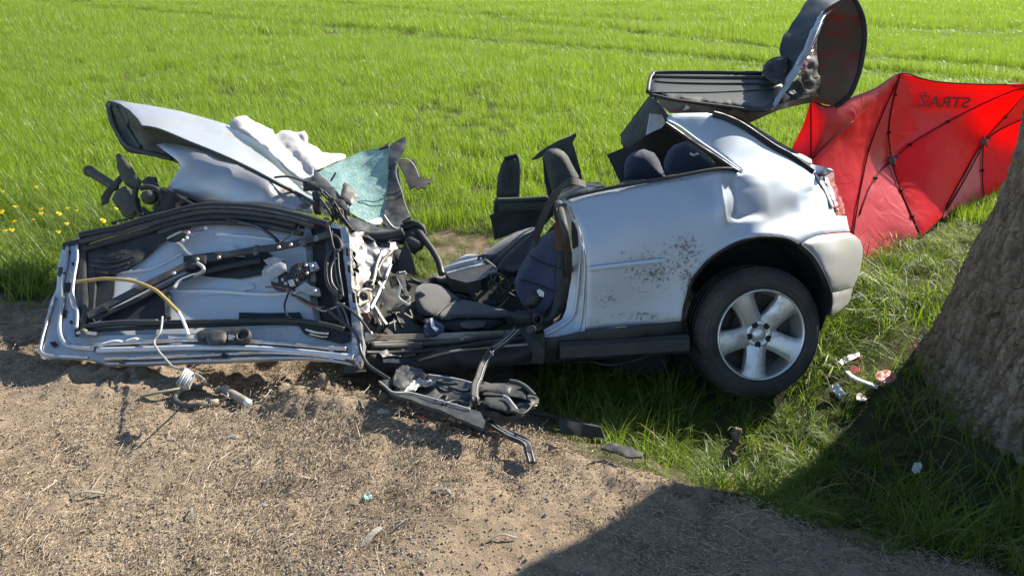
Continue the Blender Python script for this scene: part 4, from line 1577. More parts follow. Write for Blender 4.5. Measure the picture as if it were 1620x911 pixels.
sheet('roof_skin', [(1295, 30), (1306, 14), (1322, 4), (1340, -6), (1352, 2), (1363, 24), (1367, 48), (1366, 75), (1360, 108), (1353, 130), (1345, 148), (1333, 161), (1322, 168), (1308, 164), (1294, 158), (1300, 138), (1296, 110), (1293, 80)], RP, m_roofskin, roof, sp=6, th=.004, rough=(.30, .022))
tube('edge_seal', PL(push(RP, .006), [(1342, -8), (1353, 1), (1364, 24), (1368, 48), (1367, 75), (1361, 108), (1354, 130), (1346, 148), (1334, 161), (1322, 169)]), .013, m_black, roof, n=8)
# ================================================================== the wreck: front end
m_glass = bpy.data.materials.new('crazed_glass')
m_glass.use_nodes = True
nt = m_glass.node_tree
L = nt.links.new
b_ = nt.nodes['Principled BSDF']
tc = nt.nodes.new('ShaderNodeTexCoord')
vo = nt.nodes.new('ShaderNodeTexVoronoi')
vo.feature = 'DISTANCE_TO_EDGE'
vo.inputs['Scale'].default_value = 60
L(tc.outputs['Object'], vo.inputs['Vector'])
mr = nt.nodes.new('ShaderNodeMapRange')
mr.inputs['From Max'].default_value = .10
L(vo.outputs['Distance'], mr.inputs['Value'])
vc = nt.nodes.new('ShaderNodeTexVoronoi')
vc.inputs['Scale'].default_value = 60
L(tc.outputs['Object'], vc.inputs['Vector'])
n1 = nt.nodes.new('ShaderNodeTexNoise')
n1.inputs['Scale'].default_value = 14
n1.inputs['Detail'].default_value = 6
L(tc.outputs['Object'], n1.inputs['Vector'])
mxa = nt.nodes.new('ShaderNodeMix')
mxa.data_type = 'RGBA'
mxa.inputs['A'].default_value = (.24, .46, .42, 1)
mxa.inputs['B'].default_value = (.46, .70, .63, 1)
L(n1.outputs['Fac'], mxa.inputs['Factor'])
mxc = nt.nodes.new('ShaderNodeMix')
mxc.data_type = 'RGBA'
mxc.blend_type = 'MULTIPLY'
mxc.inputs['Factor'].default_value = .35
L(mxa.outputs['Result'], mxc.inputs['A'])
L(vc.outputs['Color'], mxc.inputs['B'])
mxb = nt.nodes.new('ShaderNodeMix')
mxb.data_type = 'RGBA'
mxb.inputs['A'].default_value = (.60, .78, .76, 1)
L(mxc.outputs['Result'], mxb.inputs['B'])
L(mr.outputs[0], mxb.inputs['Factor'])
L(mxb.outputs['Result'], b_.inputs['Base Color'])
b_.inputs['Roughness'].default_value = .22
b_.inputs['Transmission Weight'].default_value = .5
bp = nt.nodes.new('ShaderNodeBump')
bp.inputs['Strength'].default_value = .25
bp.inputs['Distance'].default_value = .004
L(vc.outputs['Distance'], bp.inputs['Height'])
L(bp.outputs[0], b_.inputs['Normal'])

m_cloth = mat('white_cloth', (.47, .445, .43), .92, col2=(.40, .37, .355), nscale=7, bump=.3, bscale=220, sheen=.3)
m_foil = mat('torn_inner_metal', (.26, .27, .28), .4, metal=.7, col2=(.19, .165, .14), nscale=8, rough2=.5, bump=.3, bscale=22, bdist=.01)
m_under = mat('bonnet_underside', (.045, .054, .045), .5, metal=.15, col2=(.075, .072, .055), nscale=9, rough2=.75, bump=.15, bscale=30)
m_engine = mat('dirty_casting', (.050, .056, .044), .7, metal=.25, col2=(.09, .09, .068), nscale=22, bump=.4, bscale=60)
m_grime = mat('grimy_plastic', (.028, .030, .031), .5, col2=(.085, .075, .062), nscale=11, rough2=.85, ramp=(.42, .7))
m_cable_y = mat('amber_tube', (.42, .27, .06), .45, col2=(.30, .22, .10), nscale=30)
m_cable_g = mat('grey_wire', (.30, .29, .27), .5)
m_red_w = mat('red_wire', (.35, .05, .035), .5, col2=(.14, .12, .11), nscale=40)
m_lightgrey = mat('grey_cast_plastic', (.36, .37, .36), .5, col2=(.27, .27, .26), nscale=25)

# ---- bonnet
BT = dep((187, 160, 4.72), (168, 165, 4.76), (205, 173, 4.60), (226, 199, 4.36), (250, 204, 4.33), (336, 239, 4.22), (440, 288, 4.10), (498, 318, 4.02), (356, 196, 4.92), (287, 177, 4.84), (430, 240, 4.86), (478, 290, 4.66), (498, 305, 4.5), (300, 200, 4.60), (400, 245, 4.52))
bonnet = sheet('bonnet', [(175, 160), (187, 159), (230, 166), (287, 177), (325, 187), (356, 196), (400, 212), (440, 245), (470, 275), (488, 295), (500, 308), (499, 319), (470, 303), (440, 288), (410, 272), (381, 258), (336, 239), (300, 225), (270, 212), (250, 205), (226, 200), (218, 188), (205, 174), (190, 164)], BT, m_dusty, wreck, sp=5, th=.004, roll=(.012, 5), rough=(.22, .005), attr=wear_blobs((300, 200, 120, 40, .24)))
BU = dep((168, 165, 4.78), (190, 163, 4.72), (226, 199, 4.42), (250, 204, 4.38), (336, 239, 4.27), (171, 187, 4.74), (200, 239, 4.55), (272, 255, 4.5), (237, 247, 4.52), (215, 205, 4.62), (349, 249, 4.28), (190, 205, 4.72))
sheet('bonnet_underside', [(168, 166), (171, 161), (178, 160), (190, 163), (205, 174), (218, 188), (226, 199), (250, 204), (287, 219), (336, 239), (352, 249), (340, 262), (300, 262), (283, 259), (272, 255), (237, 247), (200, 239), (190, 228), (183, 214), (175, 198), (170, 184)], BU, m_under, bonnet, sp=6, th=.01, rough=(.06, .01))
tube('bonnet_rib', PL(push(BU, .012), [(172, 166), (176, 186), (186, 209), (203, 233), (238, 243), (272, 251)]), .012, m_under, bonnet, n=6)
tube('bonnet_rib', PL(push(BU, .012), [(184, 168), (194, 186), (204, 206), (222, 234)]), .010, m_under, bonnet, n=6)
sheet('bonnet_rib', [(176, 172), (186, 168), (198, 176), (204, 192), (198, 204), (188, 196)], push(BU, .016), m_under, bonnet, sp=4, th=.01, roll=(.01, 4))
tube('bonnet_gap_shade', PL(push(BT, .004), [(226, 201), (252, 206), (300, 226), (340, 242), (382, 261), (436, 289), (470, 306), (499, 322)]), .010, m_black, bonnet, n=6)  # black tube paints the shaded gap between bonnet and fender
# ---- fender
FN = dep((247, 228, 4.34), (275, 228, 4.33), (361, 252, 4.22), (440, 289, 4.12), (498, 331, 4.03), (340, 322, 4.13), (446, 331, 4.04), (262, 298, 4.22), (284, 263, 4.22), (300, 300, 4.16), (360, 285, 4.10), (300, 246, 4.22), (360, 268, 4.12), (425, 298, 4.05), (400, 320, 4.06))
sheet('front_fender', [(247, 229), (260, 227), (275, 228), (307, 234), (336, 243), (361, 252), (385, 261), (410, 272), (440, 289), (470, 306), (499, 322), (498, 332), (493, 339), (470, 334), (446, 331), (395, 328), (340, 325), (312, 322), (285, 310), (263, 299), (272, 286), (281, 272), (286, 262), (278, 252), (265, 242)], FN, m_dusty, wreck, sp=5, th=.004, roll=(.02, 9), rough=(.15, .003), attr=wear_blobs((440, 305, 40, 18, .42), (480, 325, 20, 16, .44), (330, 290, 50, 30, .18)))
sheet('wing_liner', [(258, 296), (285, 308), (312, 320), (330, 330), (300, 345), (262, 345), (240, 330), (246, 306)], dep((258, 296, 4.16), (330, 330, 4.06), (250, 335, 4.16)), m_black2, wreck, sp=8, th=.02, rough=(.06, .02))
tube('liner_edge', [V(255, 299, 4.08), V(285, 313, 4.03), V(312, 327, 3.99)], .008, m_black, wreck, n=6)
# ---- mangled engine bay parts sticking out of the nose
EB = lambda d: dep((0, 0, d), (400, 0, d), (0, 400, d))
tube('exhaust_stub', [V(139, 269, 4.40), V(158, 281, 4.34), V(182, 296, 4.26)], [.027, .026, .024], m_engine, wreck, n=14)
tube('exhaust_stub', [V(140, 270, 4.397), V(143, 272, 4.39)], .031, m_engine, wreck, n=14)
sheet('suspension_arm', [(183, 245), (188, 242), (192, 245), (200, 254), (208, 264), (216, 277), (224, 287), (223, 297), (217, 304), (208, 300), (197, 292), (190, 281), (186, 266)], EB(4.20), m_engine, wreck, sp=5, th=.03, roll=(.012, 5), rough=(.05, .008))
sheet('bracket', [(160, 324), (160, 312), (170, 298), (180, 286), (190, 276), (196, 284), (188, 294), (178, 306), (170, 322)], EB(4.22), m_black, wreck, sp=5, th=.03, rough=(.04, .008), roll=(.01, 4))
sheet('gearbox_housing', [(176, 316), (186, 300), (198, 294), (212, 302), (222, 316), (222, 334), (212, 346), (200, 345), (186, 330)], EB(4.18), m_engine, wreck, sp=5, th=.08, bulge=(.025, 9), rough=(.03, .006))
sheet('bracket', [(222, 287), (236, 279), (243, 280), (249, 294), (242, 300), (232, 297)], EB(4.20), m_black, wreck, sp=4, th=.02, rough=(.04, .01))
v, f = lathe_geo([(.001, .04), (.030, .038), (.038, .028), (.040, -.02), (.036, -.05)], V(236, 312, 4.14), (Vector(CAM) - V(236, 312, 4.14)) + Vector((-.6, 0, 0)), (1, 0, 0), 20)
mesh('mounting_bush', v, f, m_engine, wreck)
for pts, r_ in (([(215, 300), (214, 320), (222, 338), (236, 344)], .013), ([(222, 298), (238, 296), (252, 303), (258, 320), (250, 338)], .014), ([(225, 330), (236, 338), (250, 334), (262, 322)], .012), ([(246, 300), (262, 312), (268, 330), (258, 345)], .016)):
    tube('hose', [V(a, b, 4.13) for a, b in pts], r_, m_black, wreck, n=8)
tube('antenna_rod', [V(177, 352, 3.98), V(186, 350, 3.98), V(205, 345, 3.97), V(226, 338, 3.96)], .005, m_black, wreck, n=6)
tube('antenna_rod', [V(186, 349, 3.985), V(180, 354, 3.985), V(176, 351, 3.98)], .006, m_black, wreck, n=6)

# ---- windscreen, its frame and the scuttle
WS = dep((500, 268, 4.62), (528, 251, 4.78), (575, 239, 4.86), (615, 231, 4.80), (614, 268, 4.62), (611, 313, 4.42), (606, 350, 4.26), (582, 352, 4.22), (552, 335, 4.24), (545, 290, 4.50), (580, 285, 4.60))
wscr = sheet('windscreen', [(500, 269), (512, 260), (528, 251), (550, 250), (574, 240), (595, 235), (615, 231), (615, 250), (614, 270), (613, 290), (611, 313), (609, 334), (606, 350), (599, 355), (590, 354), (582, 352), (566, 344), (552, 335), (535, 315), (518, 292)], WS, m_glass, wreck, sp=5, th=.006, rough=(.10, .012))
sheet('glass_edge', [(582, 351), (592, 346), (603, 344), (606, 349), (601, 355), (592, 355)], push(WS, .006), m_clear, wscr, sp=3, th=.004, rough=(.01, .002))
AP = dep((616, 232, 4.78), (640, 217, 4.85), (643, 232, 4.80), (614, 268, 4.60), (626, 259, 4.6), (641, 328, 4.35), (650, 343, 4.3), (607, 350, 4.24))
sheet('screen_frame', [(616, 231), (622, 226), (631, 221), (640, 216), (643, 221), (643, 231), (637, 242), (631, 251), (622, 259), (614, 267), (614, 250)], AP, m_black, wreck, sp=4, th=.012, rough=(.05, .006))
sheet('screen_frame', [(599, 236), (608, 230), (615, 225), (614, 231)], AP, m_black, wreck, sp=4, th=.012)
sheet('front_pillar', [(614, 266), (622, 259), (627, 259), (631, 275), (634, 296), (638, 314), (641, 328), (646, 336), (650, 343), (636, 349), (640, 362), (620, 364), (606, 352), (609, 334), (612, 310), (613, 290)], AP, m_black, wreck, sp=5, th=.03, rough=(.06, .01))
sheet('torn_flap', [(630, 258), (637, 253), (646, 257), (655, 252), (659, 265), (664, 277), (668, 281), (669, 286), (675, 280), (679, 284), (684, 281), (681, 290), (676, 291), (674, 299), (667, 296), (661, 300), (656, 295), (648, 299), (643, 286), (638, 272)], dep((629, 259, 4.62), (683, 283, 4.58), (634, 296, 4.5), (664, 297, 4.5)), m_black2, wreck, sp=4, th=.008, rough=(.06, .006))
tube('weatherstrip', [V(a, b, 4.44) for a, b in ((663, 282), (655, 262), (646, 253.5), (636, 252), (628, 259), (626, 272), (629, 286), (634, 300), (640, 322), (648, 340))], .0045, m_cable_g, wreck, n=6)
tube('weatherstrip', [V(a, b, 4.12) for a, b in ((607, 341), (613, 350), (622, 360), (634, 364), (648, 371))], .008, m_lightgrey, wreck, n=6)
SC = dep((498, 271, 4.44), (528, 298, 4.3), (552, 330, 4.14), (480, 286, 4.3), (540, 345, 4.05))
sheet('scuttle_panel', [(497, 268), (508, 276), (518, 287), (528, 297), (540, 312), (553, 331), (548, 334), (538, 326), (524, 314), (510, 302), (500, 292), (496, 282)], SC, m_black, wreck, sp=4, th=.04, rough=(.04, .008), roll=(.012, 4))
sheet('scuttle_vent', [(545, 288), (552, 292), (560, 299), (567, 308), (564, 315), (557, 324), (548, 320), (538, 311), (541, 299)], dep((545, 288, 4.28), (567, 308, 4.28), (557, 323, 4.2), (538, 310, 4.2)), m_black, wreck, sp=4, th=.03, roll=(.012, 5))
tube('wiper_arm', [V(a, b, 4.10) for a, b in ((434, 281), (446, 279.5), (459, 280), (472, 284), (490, 291), (508, 301), (522, 314), (534, 334), (548, 352), (561, 366))], .006, m_grime, wreck, n=6)
tube('wiper_arm', [V(a, b, 4.40) for a, b in ((523, 287), (528, 279), (531, 273))], .005, m_black, wreck, n=6)
sheet('wiper_motor_cover', [(479, 286), (490, 287), (503, 293), (510, 303), (498, 302), (480, 303)], EB(4.06), m_black, wreck, sp=4, th=.04, roll=(.01, 4))
sheet('hinge_post', [(494, 304), (503, 302), (510, 306), (508, 322), (508, 340), (498, 339), (494, 330)], EB(3.97), m_black, wreck, sp=4, th=.05, roll=(.01, 4), rough=(.03, .005))
for (a, b, c_, d_), m in (((506, 318, 525, 330), m_steel), ((510, 330, 530, 342), m_bright), ((526, 322, 538, 348), m_grime), ((512, 344, 524, 356), m_steel), ((536, 330, 545, 356), m_steel), ((519, 312, 530, 320), m_black)):
    sheet('torn_bracket', [(a, b), (c_ - 3, b + 2), (c_, d_ - 4), (c_ - 5, d_), (a + 2, d_ - 2)], EB(rnd.uniform(3.88, 3.96)), m, wreck, sp=4, th=.012, rough=(.02, .008, 1))
for pts in ([(508, 305), (522, 318), (535, 338), (548, 356)], [(513, 303), (530, 322), (541, 342), (556, 362)], [(505, 312), (518, 330), (528, 350)], [(524, 330), (528, 345), (521, 356)]):
    tube('wiring', [V(a, b, 3.92 + rnd.uniform(-.03, .03)) for a, b in pts], .006, m_black, wreck, n=6)
sheet('scuttle_side', [(548, 342), (566, 346), (590, 356), (604, 357), (620, 362), (636, 364), (651, 372), (640, 380), (612, 382), (590, 381), (572, 372), (556, 362)], dep((548, 342, 4.05), (600, 355, 4.12), (651, 372, 4.1), (572, 374, 3.92), (620, 382, 4.0)), m_black, wreck, sp=5, th=.03, rough=(.06, .01), roll=(.01, 5))
tube('dash_beam', [V(a, b, 3.98) for a, b in ((562, 366), (590, 374), (618, 372), (638, 366))], [.016, .024, .026, .02], m_grime, wreck, n=10)

# ------------------------------------------------------------------ the door torn down, inner side up
DP = Plane(V(315, 450, 3.64), (Vector(V(570, 578, 3.33)) - Vector(V(65, 560, 3.56))).cross(Vector(V(330, 322, 3.97)) - Vector(V(65, 560, 3.56))))
if DP.n @ (CAM - DP.o) < 0:
    DP.n = -DP.n
DS = DP.fn((60, 555, .0), (89, 428, .0), (122, 386, .02), (330, 323, .0), (520, 352, .03), (567, 497, .02), (570, 578, .0), (300, 450, -.03), (420, 470, -.03), (300, 560, .015))
D = lambda o: push(DS, o)
DZ = lambda o, pts: PL(D(o), pts)
skin_ol = [(60, 556), (64, 538), (73, 504), (80, 478), (88, 458), (90, 440), (94, 415), (99, 393), (110, 389), (128, 370), (160, 364), (188, 359), (230, 346), (270, 336), (300, 328), (330, 323), (382, 324), (420, 328), (446, 333), (490, 344), (520, 352), (538, 356), (547, 376), (555, 420), (562, 470), (567, 497), (574, 545), (570, 579), (545, 574), (521, 570), (480, 568), (440, 568), (370, 571), (303, 573), (235, 576), (168, 577), (142, 569), (100, 567), (70, 566)]
door = sheet('door', skin_ol, D(-.03), m_paint_in, wreck, sp=7, th=.012, rough=(.22, .01), attr=wear_blobs((350, 480, 120, 60, .12)))


def dsheet(name, ol, off, m, sp=5, **kw):
    kw.setdefault('th', .012)
    return sheet(name, ol, D(off), m, door, sp=sp, **kw)


def dtube(name, pts, off, r, m, **kw):
    kw.setdefault('n', 8)
    return tube(name, DZ(off, pts), r, m, door, **kw)


# pressed ribs of the outer skin
sheet('skin_rib', [(270, 462), (330, 457), (372, 455), (400, 448), (404, 456), (372, 463), (330, 466), (272, 470)], D(-.018), m_paint_in, door, sp=5, th=.006, roll=(.006, 4))
for pts, r_ in (([(255, 462), (300, 461), (345, 461), (420, 466), (480, 462)], .012), ([(180, 432), (240, 425), (290, 400)], .010), ([(340, 372), (390, 374), (440, 380), (480, 384)], .010)):
    tube('skin_rib', DZ(-.028, pts), r_, m_paint_in, door, n=8)
# window frame rails on top
arcs = [([(127, 373), (160, 366), (188, 361), (230, 348), (270, 338), (300, 330), (330, 325.5), (382, 327), (420, 331), (446, 336), (490, 347), (520, 356)], .03, .020, m_black),
        ([(128, 383), (160, 375), (195, 368), (235, 356), (275, 345), (310, 337), (345, 334), (385, 336), (420, 340), (455, 346), (500, 358)], .022, .016, m_grime),
        ([(135, 394), (170, 384), (205, 375), (250, 361), (285, 351), (320, 345), (350, 343), (390, 345), (430, 350), (470, 358)], .012, .016, m_black),
        ([(250, 369), (285, 358), (320, 353), (350, 352), (395, 355), (440, 362), (478, 370)], .004, .012, m_grime)]
for pts, o_, r_, m in arcs:
    dtube('window_frame', pts, o_, r_, m, n=8)
dsheet('window_frame', [(126, 368), (160, 362), (195, 356), (250, 340), (290, 330), (330, 323), (390, 324), (446, 332), (500, 346), (520, 354), (510, 366), (460, 356), (400, 346), (345, 342), (300, 350), (250, 364), (200, 378), (140, 396), (128, 392)], -.012, m_black, th=.02)
dtube('frame_highlight', [(290, 333), (330, 328), (382, 329), (430, 335), (490, 349)], .044, .005, m_steel, n=6)
dtube('amber_seal', [(142, 386), (170, 377), (205, 368), (240, 357)], .024, .004, m_cable_y, n=6)
# black sheet over the upper corner
dsheet('sound_deadening', [(136, 396), (160, 386), (205, 374), (250, 362), (285, 352), (303, 350), (300, 360), (288, 366), (270, 374), (255, 384), (240, 398), (222, 413), (204, 424), (180, 434), (160, 438), (140, 438), (134, 430)], .004, m_black, rough=(.05, .006), roll=(.008, 6))
for pts in ([(140, 402), (170, 406), (200, 400)], [(142, 412), (180, 415), (214, 405)], [(142, 420), (176, 424), (204, 416)], [(145, 430), (170, 432)]):
    dtube('sheet_crease', pts, .006, .004, m_black, n=5)
dsheet('sheet_hole', [(183, 405), (188, 403), (190, 407), (186, 410), (182, 408)], .012, m_black2, sp=3, th=.003)
# lock-side frame (pale) and its flanges
lf = dsheet('lock_frame', [(98, 392), (112, 387), (122, 386), (125, 396), (121, 420), (117, 445), (115, 470), (118, 482), (123, 492), (123, 505), (119, 520), (119, 533), (130, 540), (155, 543), (157, 556), (145, 568), (110, 567), (70, 565), (61, 555), (72, 506), (84, 474), (91, 456), (90, 428)], .016, m_dusty, th=.02, roll=(.012, 6), rough=(.07, .005))
dtube('frame_edge', [(122, 388), (122, 410), (117, 440), (115, 468), (122, 492), (121, 520)], .03, .008, m_dusty)
dtube('frame_edge', [(107, 391), (104, 420), (98, 450), (99, 480), (94, 515), (99, 538), (112, 548), (150, 553)], .024, .010, m_dusty)
dtube('frame_edge', [(86, 470), (76, 505), (66, 540), (66, 557), (86, 563), (140, 566)], .022, .006, m_dusty)
for ol in ([(103, 447), (112, 447), (110, 462), (102, 461)], [(98, 490), (105, 490), (103, 502), (96, 501)], [(105, 397), (111, 396), (110, 401), (105, 401)], [(113, 415), (117, 415), (117, 419), (113, 419)], [(78, 541), (88, 540), (91, 546), (84, 549)], [(110, 507), (114, 507), (114, 511), (110, 511)]):
    dsheet('slot', ol, .026, m_black2, sp=3, th=.003)
dsheet('door_stop', [(92, 423), (103, 422), (104, 433), (100, 436), (90, 435)], .04, m_black, sp=4, th=.04, roll=(.008, 3))
dsheet('corner_plug', [(99, 384), (126, 378), (126, 388), (110, 388), (99, 394)], .02, m_black, sp=4, th=.03)
# inner vertical rails
dsheet('window_channel', [(126, 372), (136, 372), (136, 400), (137, 440), (140, 470), (139, 500), (133, 520), (121, 519), (126, 500), (124, 478), (122, 450), (126, 410)], .02, m_grime, th=.03, roll=(.008, 4))
dsheet('window_channel', [(139, 400), (150, 398), (151, 440), (148, 480), (146, 505), (139, 506), (141, 470)], .006, m_black, th=.03)
dsheet('cavity_shade', [(150, 438), (182, 436), (180, 465), (172, 488), (146, 506), (148, 470)], -.016, m_black, th=.006)  # these black plates stand in for shade inside the door's recesses
dsheet('cavity_shade', [(160, 506), (186, 492), (228, 470), (262, 454), (270, 466), (266, 490), (262, 505), (220, 509), (170, 510)], -.014, m_black, th=.006)
dsheet('cavity_shade', [(290, 405), (345, 398), (380, 402), (418, 394), (440, 412), (416, 420), (412, 434), (380, 440), (330, 437), (291, 428)], -.014, m_black, th=.006)
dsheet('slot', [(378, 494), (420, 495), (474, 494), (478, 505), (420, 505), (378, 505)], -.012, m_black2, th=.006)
# window regulator arms
reg = link('window_regulator', None, door)
for pts, o_, w_, m in (([(140, 500), (200, 468), (264, 436), (310, 414), (353, 405)], .03, .042, m_grime), ([(345, 406), (400, 396), (440, 391), (481, 382), (526, 370)], .04, .036, m_grime), ([(150, 505), (210, 478), (275, 446), (340, 426), (414, 412)], .018, .026, m_black)):
    tube('arm', DZ(o_, pts), 1, m, reg, flat=(w_, .016), up=DP.n)
for c_, a, b in (((314, 412), 13, 8), ((345, 406), 9, 7), ((305, 420), 7, 6), ((404, 396), 5, 8), ((478, 383), 8, 6), ((500, 377), 6, 5), ((165, 488), 7, 5)):
    sheet('slider', [(c_[0] - a, c_[1] + 2), (c_[0] - a + 3, c_[1] - b), (c_[0] + a, c_[1] - b - 1), (c_[0] + a - 1, c_[1] + b - 2), (c_[0] - 2, c_[1] + b)], D(.055), m_black if c_[0] < 350 else m_steel, reg, sp=4, th=.03, roll=(.008, 3))
for c_ in ((346, 407), (441, 391), (460, 387), (312, 410), (275, 432)):
    cc = P1(D(.07), *c_)
    v, f = lathe_geo([(.001, .006), (.007, .005), (.009, -.004)], cc, DP.n, (1, 0, 0), 10)
    mesh('rivet', v, f, m_bright, reg)
dtube('regulator_cable', [(275, 456), (284, 445), (300, 438), (318, 432), (322, 424), (312, 416)], .05, .009, m_lightgrey)
dtube('regulator_cable', [(322, 425), (306, 436), (288, 444)], .055, .005, m_black)
# motor and gear
mt = dsheet('window_motor', [(414, 428), (428, 420), (443, 413), (452, 417), (454, 428), (440, 437), (425, 445), (416, 441)], .075, m_lightgrey, th=.05, roll=(.012, 5), sp=4)
sheet('motor_bracket', [(440, 436), (452, 430), (462, 434), (468, 448), (458, 456), (444, 452), (432, 450)], D(.055), m_grime, door, sp=4, th=.03, roll=(.006, 3), rough=(.02, .006))
cc = P1(D(.075), 473, 428)
v, f = lathe_geo([(.001, .012), (.010, .012), (.012, .004), (.034, .002), (.037, .008), (.040, .006), (.041, -.03)], cc, DP.n, (1, 0, 0), 28)
gear = mesh('gear_housing', v, f, m_grime, door)
sx = Vector(REAR).cross(Vector(DP.n)).normalized()
sy = Vector(DP.n).cross(sx)
geo = []
for i in range(14):
    t = 2 * math.pi * i / 14
    d = sx * math.cos(t) + sy * math.sin(t)
    geo.append(box_geo(cc + d * .024 + Vector(DP.n) * .006, (d, d.cross(Vector(DP.n)), DP.n), (.020, .004, .010), 0))
    geo.append(box_geo(cc + d * .040 - Vector(DP.n) * .008, (d, d.cross(Vector(DP.n)), DP.n), (.012, .007, .03), .1))
mesh('gear_ribs', *merge(*geo), m_grime, gear, smooth=False)
for ol, m in (([(486, 416), (500, 414), (505, 424), (494, 430), (486, 428)], m_bright), ([(468, 456), (482, 446), (492, 452), (504, 456), (506, 466), (490, 466), (476, 460), (468, 464)], m_lightgrey), ([(430, 436), (440, 438), (439, 447), (430, 446)], m_bright), ([(455, 444), (464, 441), (466, 450), (458, 452)], m_white), ([(417, 412), (432, 406), (450, 410), (440, 416), (424, 420)], m_lightgrey), ([(490, 436), (498, 432), (500, 444), (492, 446)], m_steel)):
    dsheet('motor_mount', ol, .06, m, sp=4, th=.012, rough=(.02, .004))
for px, py in ((447, 442), (452, 448), (470, 442), (486, 432), (494, 421), (498, 460), (484, 420)):
    cc = P1(D(.078), px, py)
    v, f = lathe_geo([(.001, .006), (.006, .005), (.008, -.006)], cc, DP.n, (1, 0, 0), 10)
    mesh('screw', v, f, m_bright, door)
# light catching scraps of lining on the skin
dsheet('skin_flap', [(356, 390), (366, 388), (380, 398), (388, 406), (372, 406), (360, 402)], .0, m_paint_in, sp=4, th=.004)
# lock wires in the upper corner
dtube('lock_rod', [(264, 378), (285, 368), (298, 368), (308, 372), (322, 362), (328, 361)], .03, .006, m_lightgrey)
dtube('lock_wire', [(286, 368), (300, 364), (312, 366), (322, 363)], .036, .004, m_red_w)
dsheet('lock_tab', [(265, 380), (276, 370), (291, 366), (292, 376), (276, 382)], .022, m_grime, sp=4)
for px, py in ((290, 381), (296, 377), (299, 369), (326, 361)):
    cc = P1(D(.035), px, py)
    v, f = lathe_geo([(.001, .008), (.008, .006), (.009, -.004)], cc, DP.n, (1, 0, 0), 8)
    mesh('screw', v, f, m_white, door)
dtube('check_strap', [(360, 348), (392, 354), (418, 364), (440, 382)], .035, .009, m_black)
dtube('check_strap', [(378, 352), (404, 358), (424, 370), (436, 380)], .05, .004, m_steel, n=5)
dtube('wire', [(466, 366), (450, 380), (440, 388)], .04, .004, m_steel, n=5)
# bottom of the door: trough, hems, handle
dsheet('door_sill', [(118, 534), (160, 531), (240, 529), (300, 527), (400, 521), (480, 514), (520, 514), (548, 522), (560, 530), (567, 548), (572, 577), (545, 573), (521, 569.5), (480, 567), (440, 567), (370, 570), (303, 572), (235, 575), (168, 576), (145, 568), (150, 553), (120, 545)], .012, m_dusty, th=.02, rough=(.1, .004), attr=wear_blobs((450, 530, 90, 10, .34), (250, 570, 160, 6, .36), (540, 560, 20, 20, .3)))
for pts, o_, r_, m in (([(130, 518), (180, 512), (250, 511), (330, 509), (400, 508), (460, 507), (510, 513), (545, 522)], .03, .013, m_black), ([(134, 524), (200, 520), (300, 516), (400, 512), (470, 512), (530, 522), (552, 532)], .018, .010, m_black2),
                       ([(140, 513), (190, 508), (250, 507)], .04, .006, m_steel), ([(150, 546), (200, 543), (260, 540), (300, 538), (400, 541), (470, 546), (522, 551), (548, 552)], .03, .010, m_bright),
                       ([(155, 554), (240, 552), (303, 550), (400, 551), (470, 556), (525, 561), (560, 566)], .026, .014, m_paint_in), ([(165, 568), (240, 566), (303, 563), (380, 559), (440, 558), (500, 562), (548, 568)], .026, .008, m_bright), ([(168, 575), (235, 574), (303, 571), (370, 569), (440, 566), (500, 567), (560, 576)], .02, .007, m_dusty)):
    dtube('door_hem', pts, o_, r_, m, n=8)  # bare-metal tubes among these stand in for highlights along the door edge
dsheet('trough_end', [(470, 512), (500, 514), (535, 518), (552, 526), (552, 538), (538, 542), (505, 534), (480, 526)], .03, m_black2, th=.01, sp=4)
dtube('trough_rib', [(484, 521), (500, 526), (520, 528)], .04, .006, m_bright, n=5)
dtube('trough_rib', [(490, 528), (506, 532), (518, 533)], .04, .004, m_bright, n=5)
dsheet('hem_bracket', [(520, 548), (527, 546), (528, 569), (521, 570)], .034, m_paint_in, sp=4, th=.01)
dsheet('rust_corner', [(545, 566), (558, 560), (572, 572), (571, 579), (556, 576)], .03, m_rust, sp=4, th=.008, rough=(.02, .005))
hd = dsheet('door_handle', [(311, 526), (318, 522), (345, 520), (375, 519), (391, 520), (397, 526), (398, 538), (393, 543), (370, 544), (340, 546), (318, 545), (312, 538)], .058, m_black, sp=4, th=.03, roll=(.012, 4))
sheet('handle_grip', [(327, 526), (334, 522), (348, 521), (357, 524), (359, 534), (356, 542), (344, 545), (330, 545), (326, 537)], D(.078), m_grime, hd, sp=4, th=.03, bulge=(.02, 10))
cc = P1(D(.070), 386, 532)
v, f = lathe_geo([(.022, .0), (.024, .016), (.030, .018), (.033, .010), (.033, -.01)], cc, DP.n, (1, 0, 0), 24)
mesh('lock_ring', v, f, m_grime, hd)
v, f = lathe_geo([(.001, .008), (.012, .008), (.018, .004), (.022, -.004)], cc, DP.n, (1, 0, 0), 20)
mesh('lock_barrel', v, f, m_black, hd)
sheet('handle_latch', [(361, 529), (370, 530), (370, 537), (361, 537)], D(.070), m_bright, hd, sp=3, th=.01)
sheet('handle_tab', [(297, 530), (312, 529), (313, 534), (300, 536)], D(.04), m_lightgrey, hd, sp=3, th=.015)
dtube('bolt', [(122, 527), (132, 525), (142, 527), (152, 528)], .04, .008, m_bright)
cc = P1(D(.05), 132, 524)
v, f = lathe_geo([(.001, .01), (.012, .008), (.016, -.006)], cc, DP.n, (1, 0, 0), 12)
mesh('bolt_head', v, f, m_steel, door)
for pts in ([(158, 547), (180, 541), (193, 542)], [(200, 541), (214, 537), (222, 541)]):
    dtube('foam_strip', pts, .03, .010, m_white)
dsheet('drain_plug', [(349, 562), (354, 556), (359, 563)], .045, m_black, sp=3)
dsheet('drain_plug', [(187, 573), (192, 568), (197, 573)], .045, m_black, sp=3)
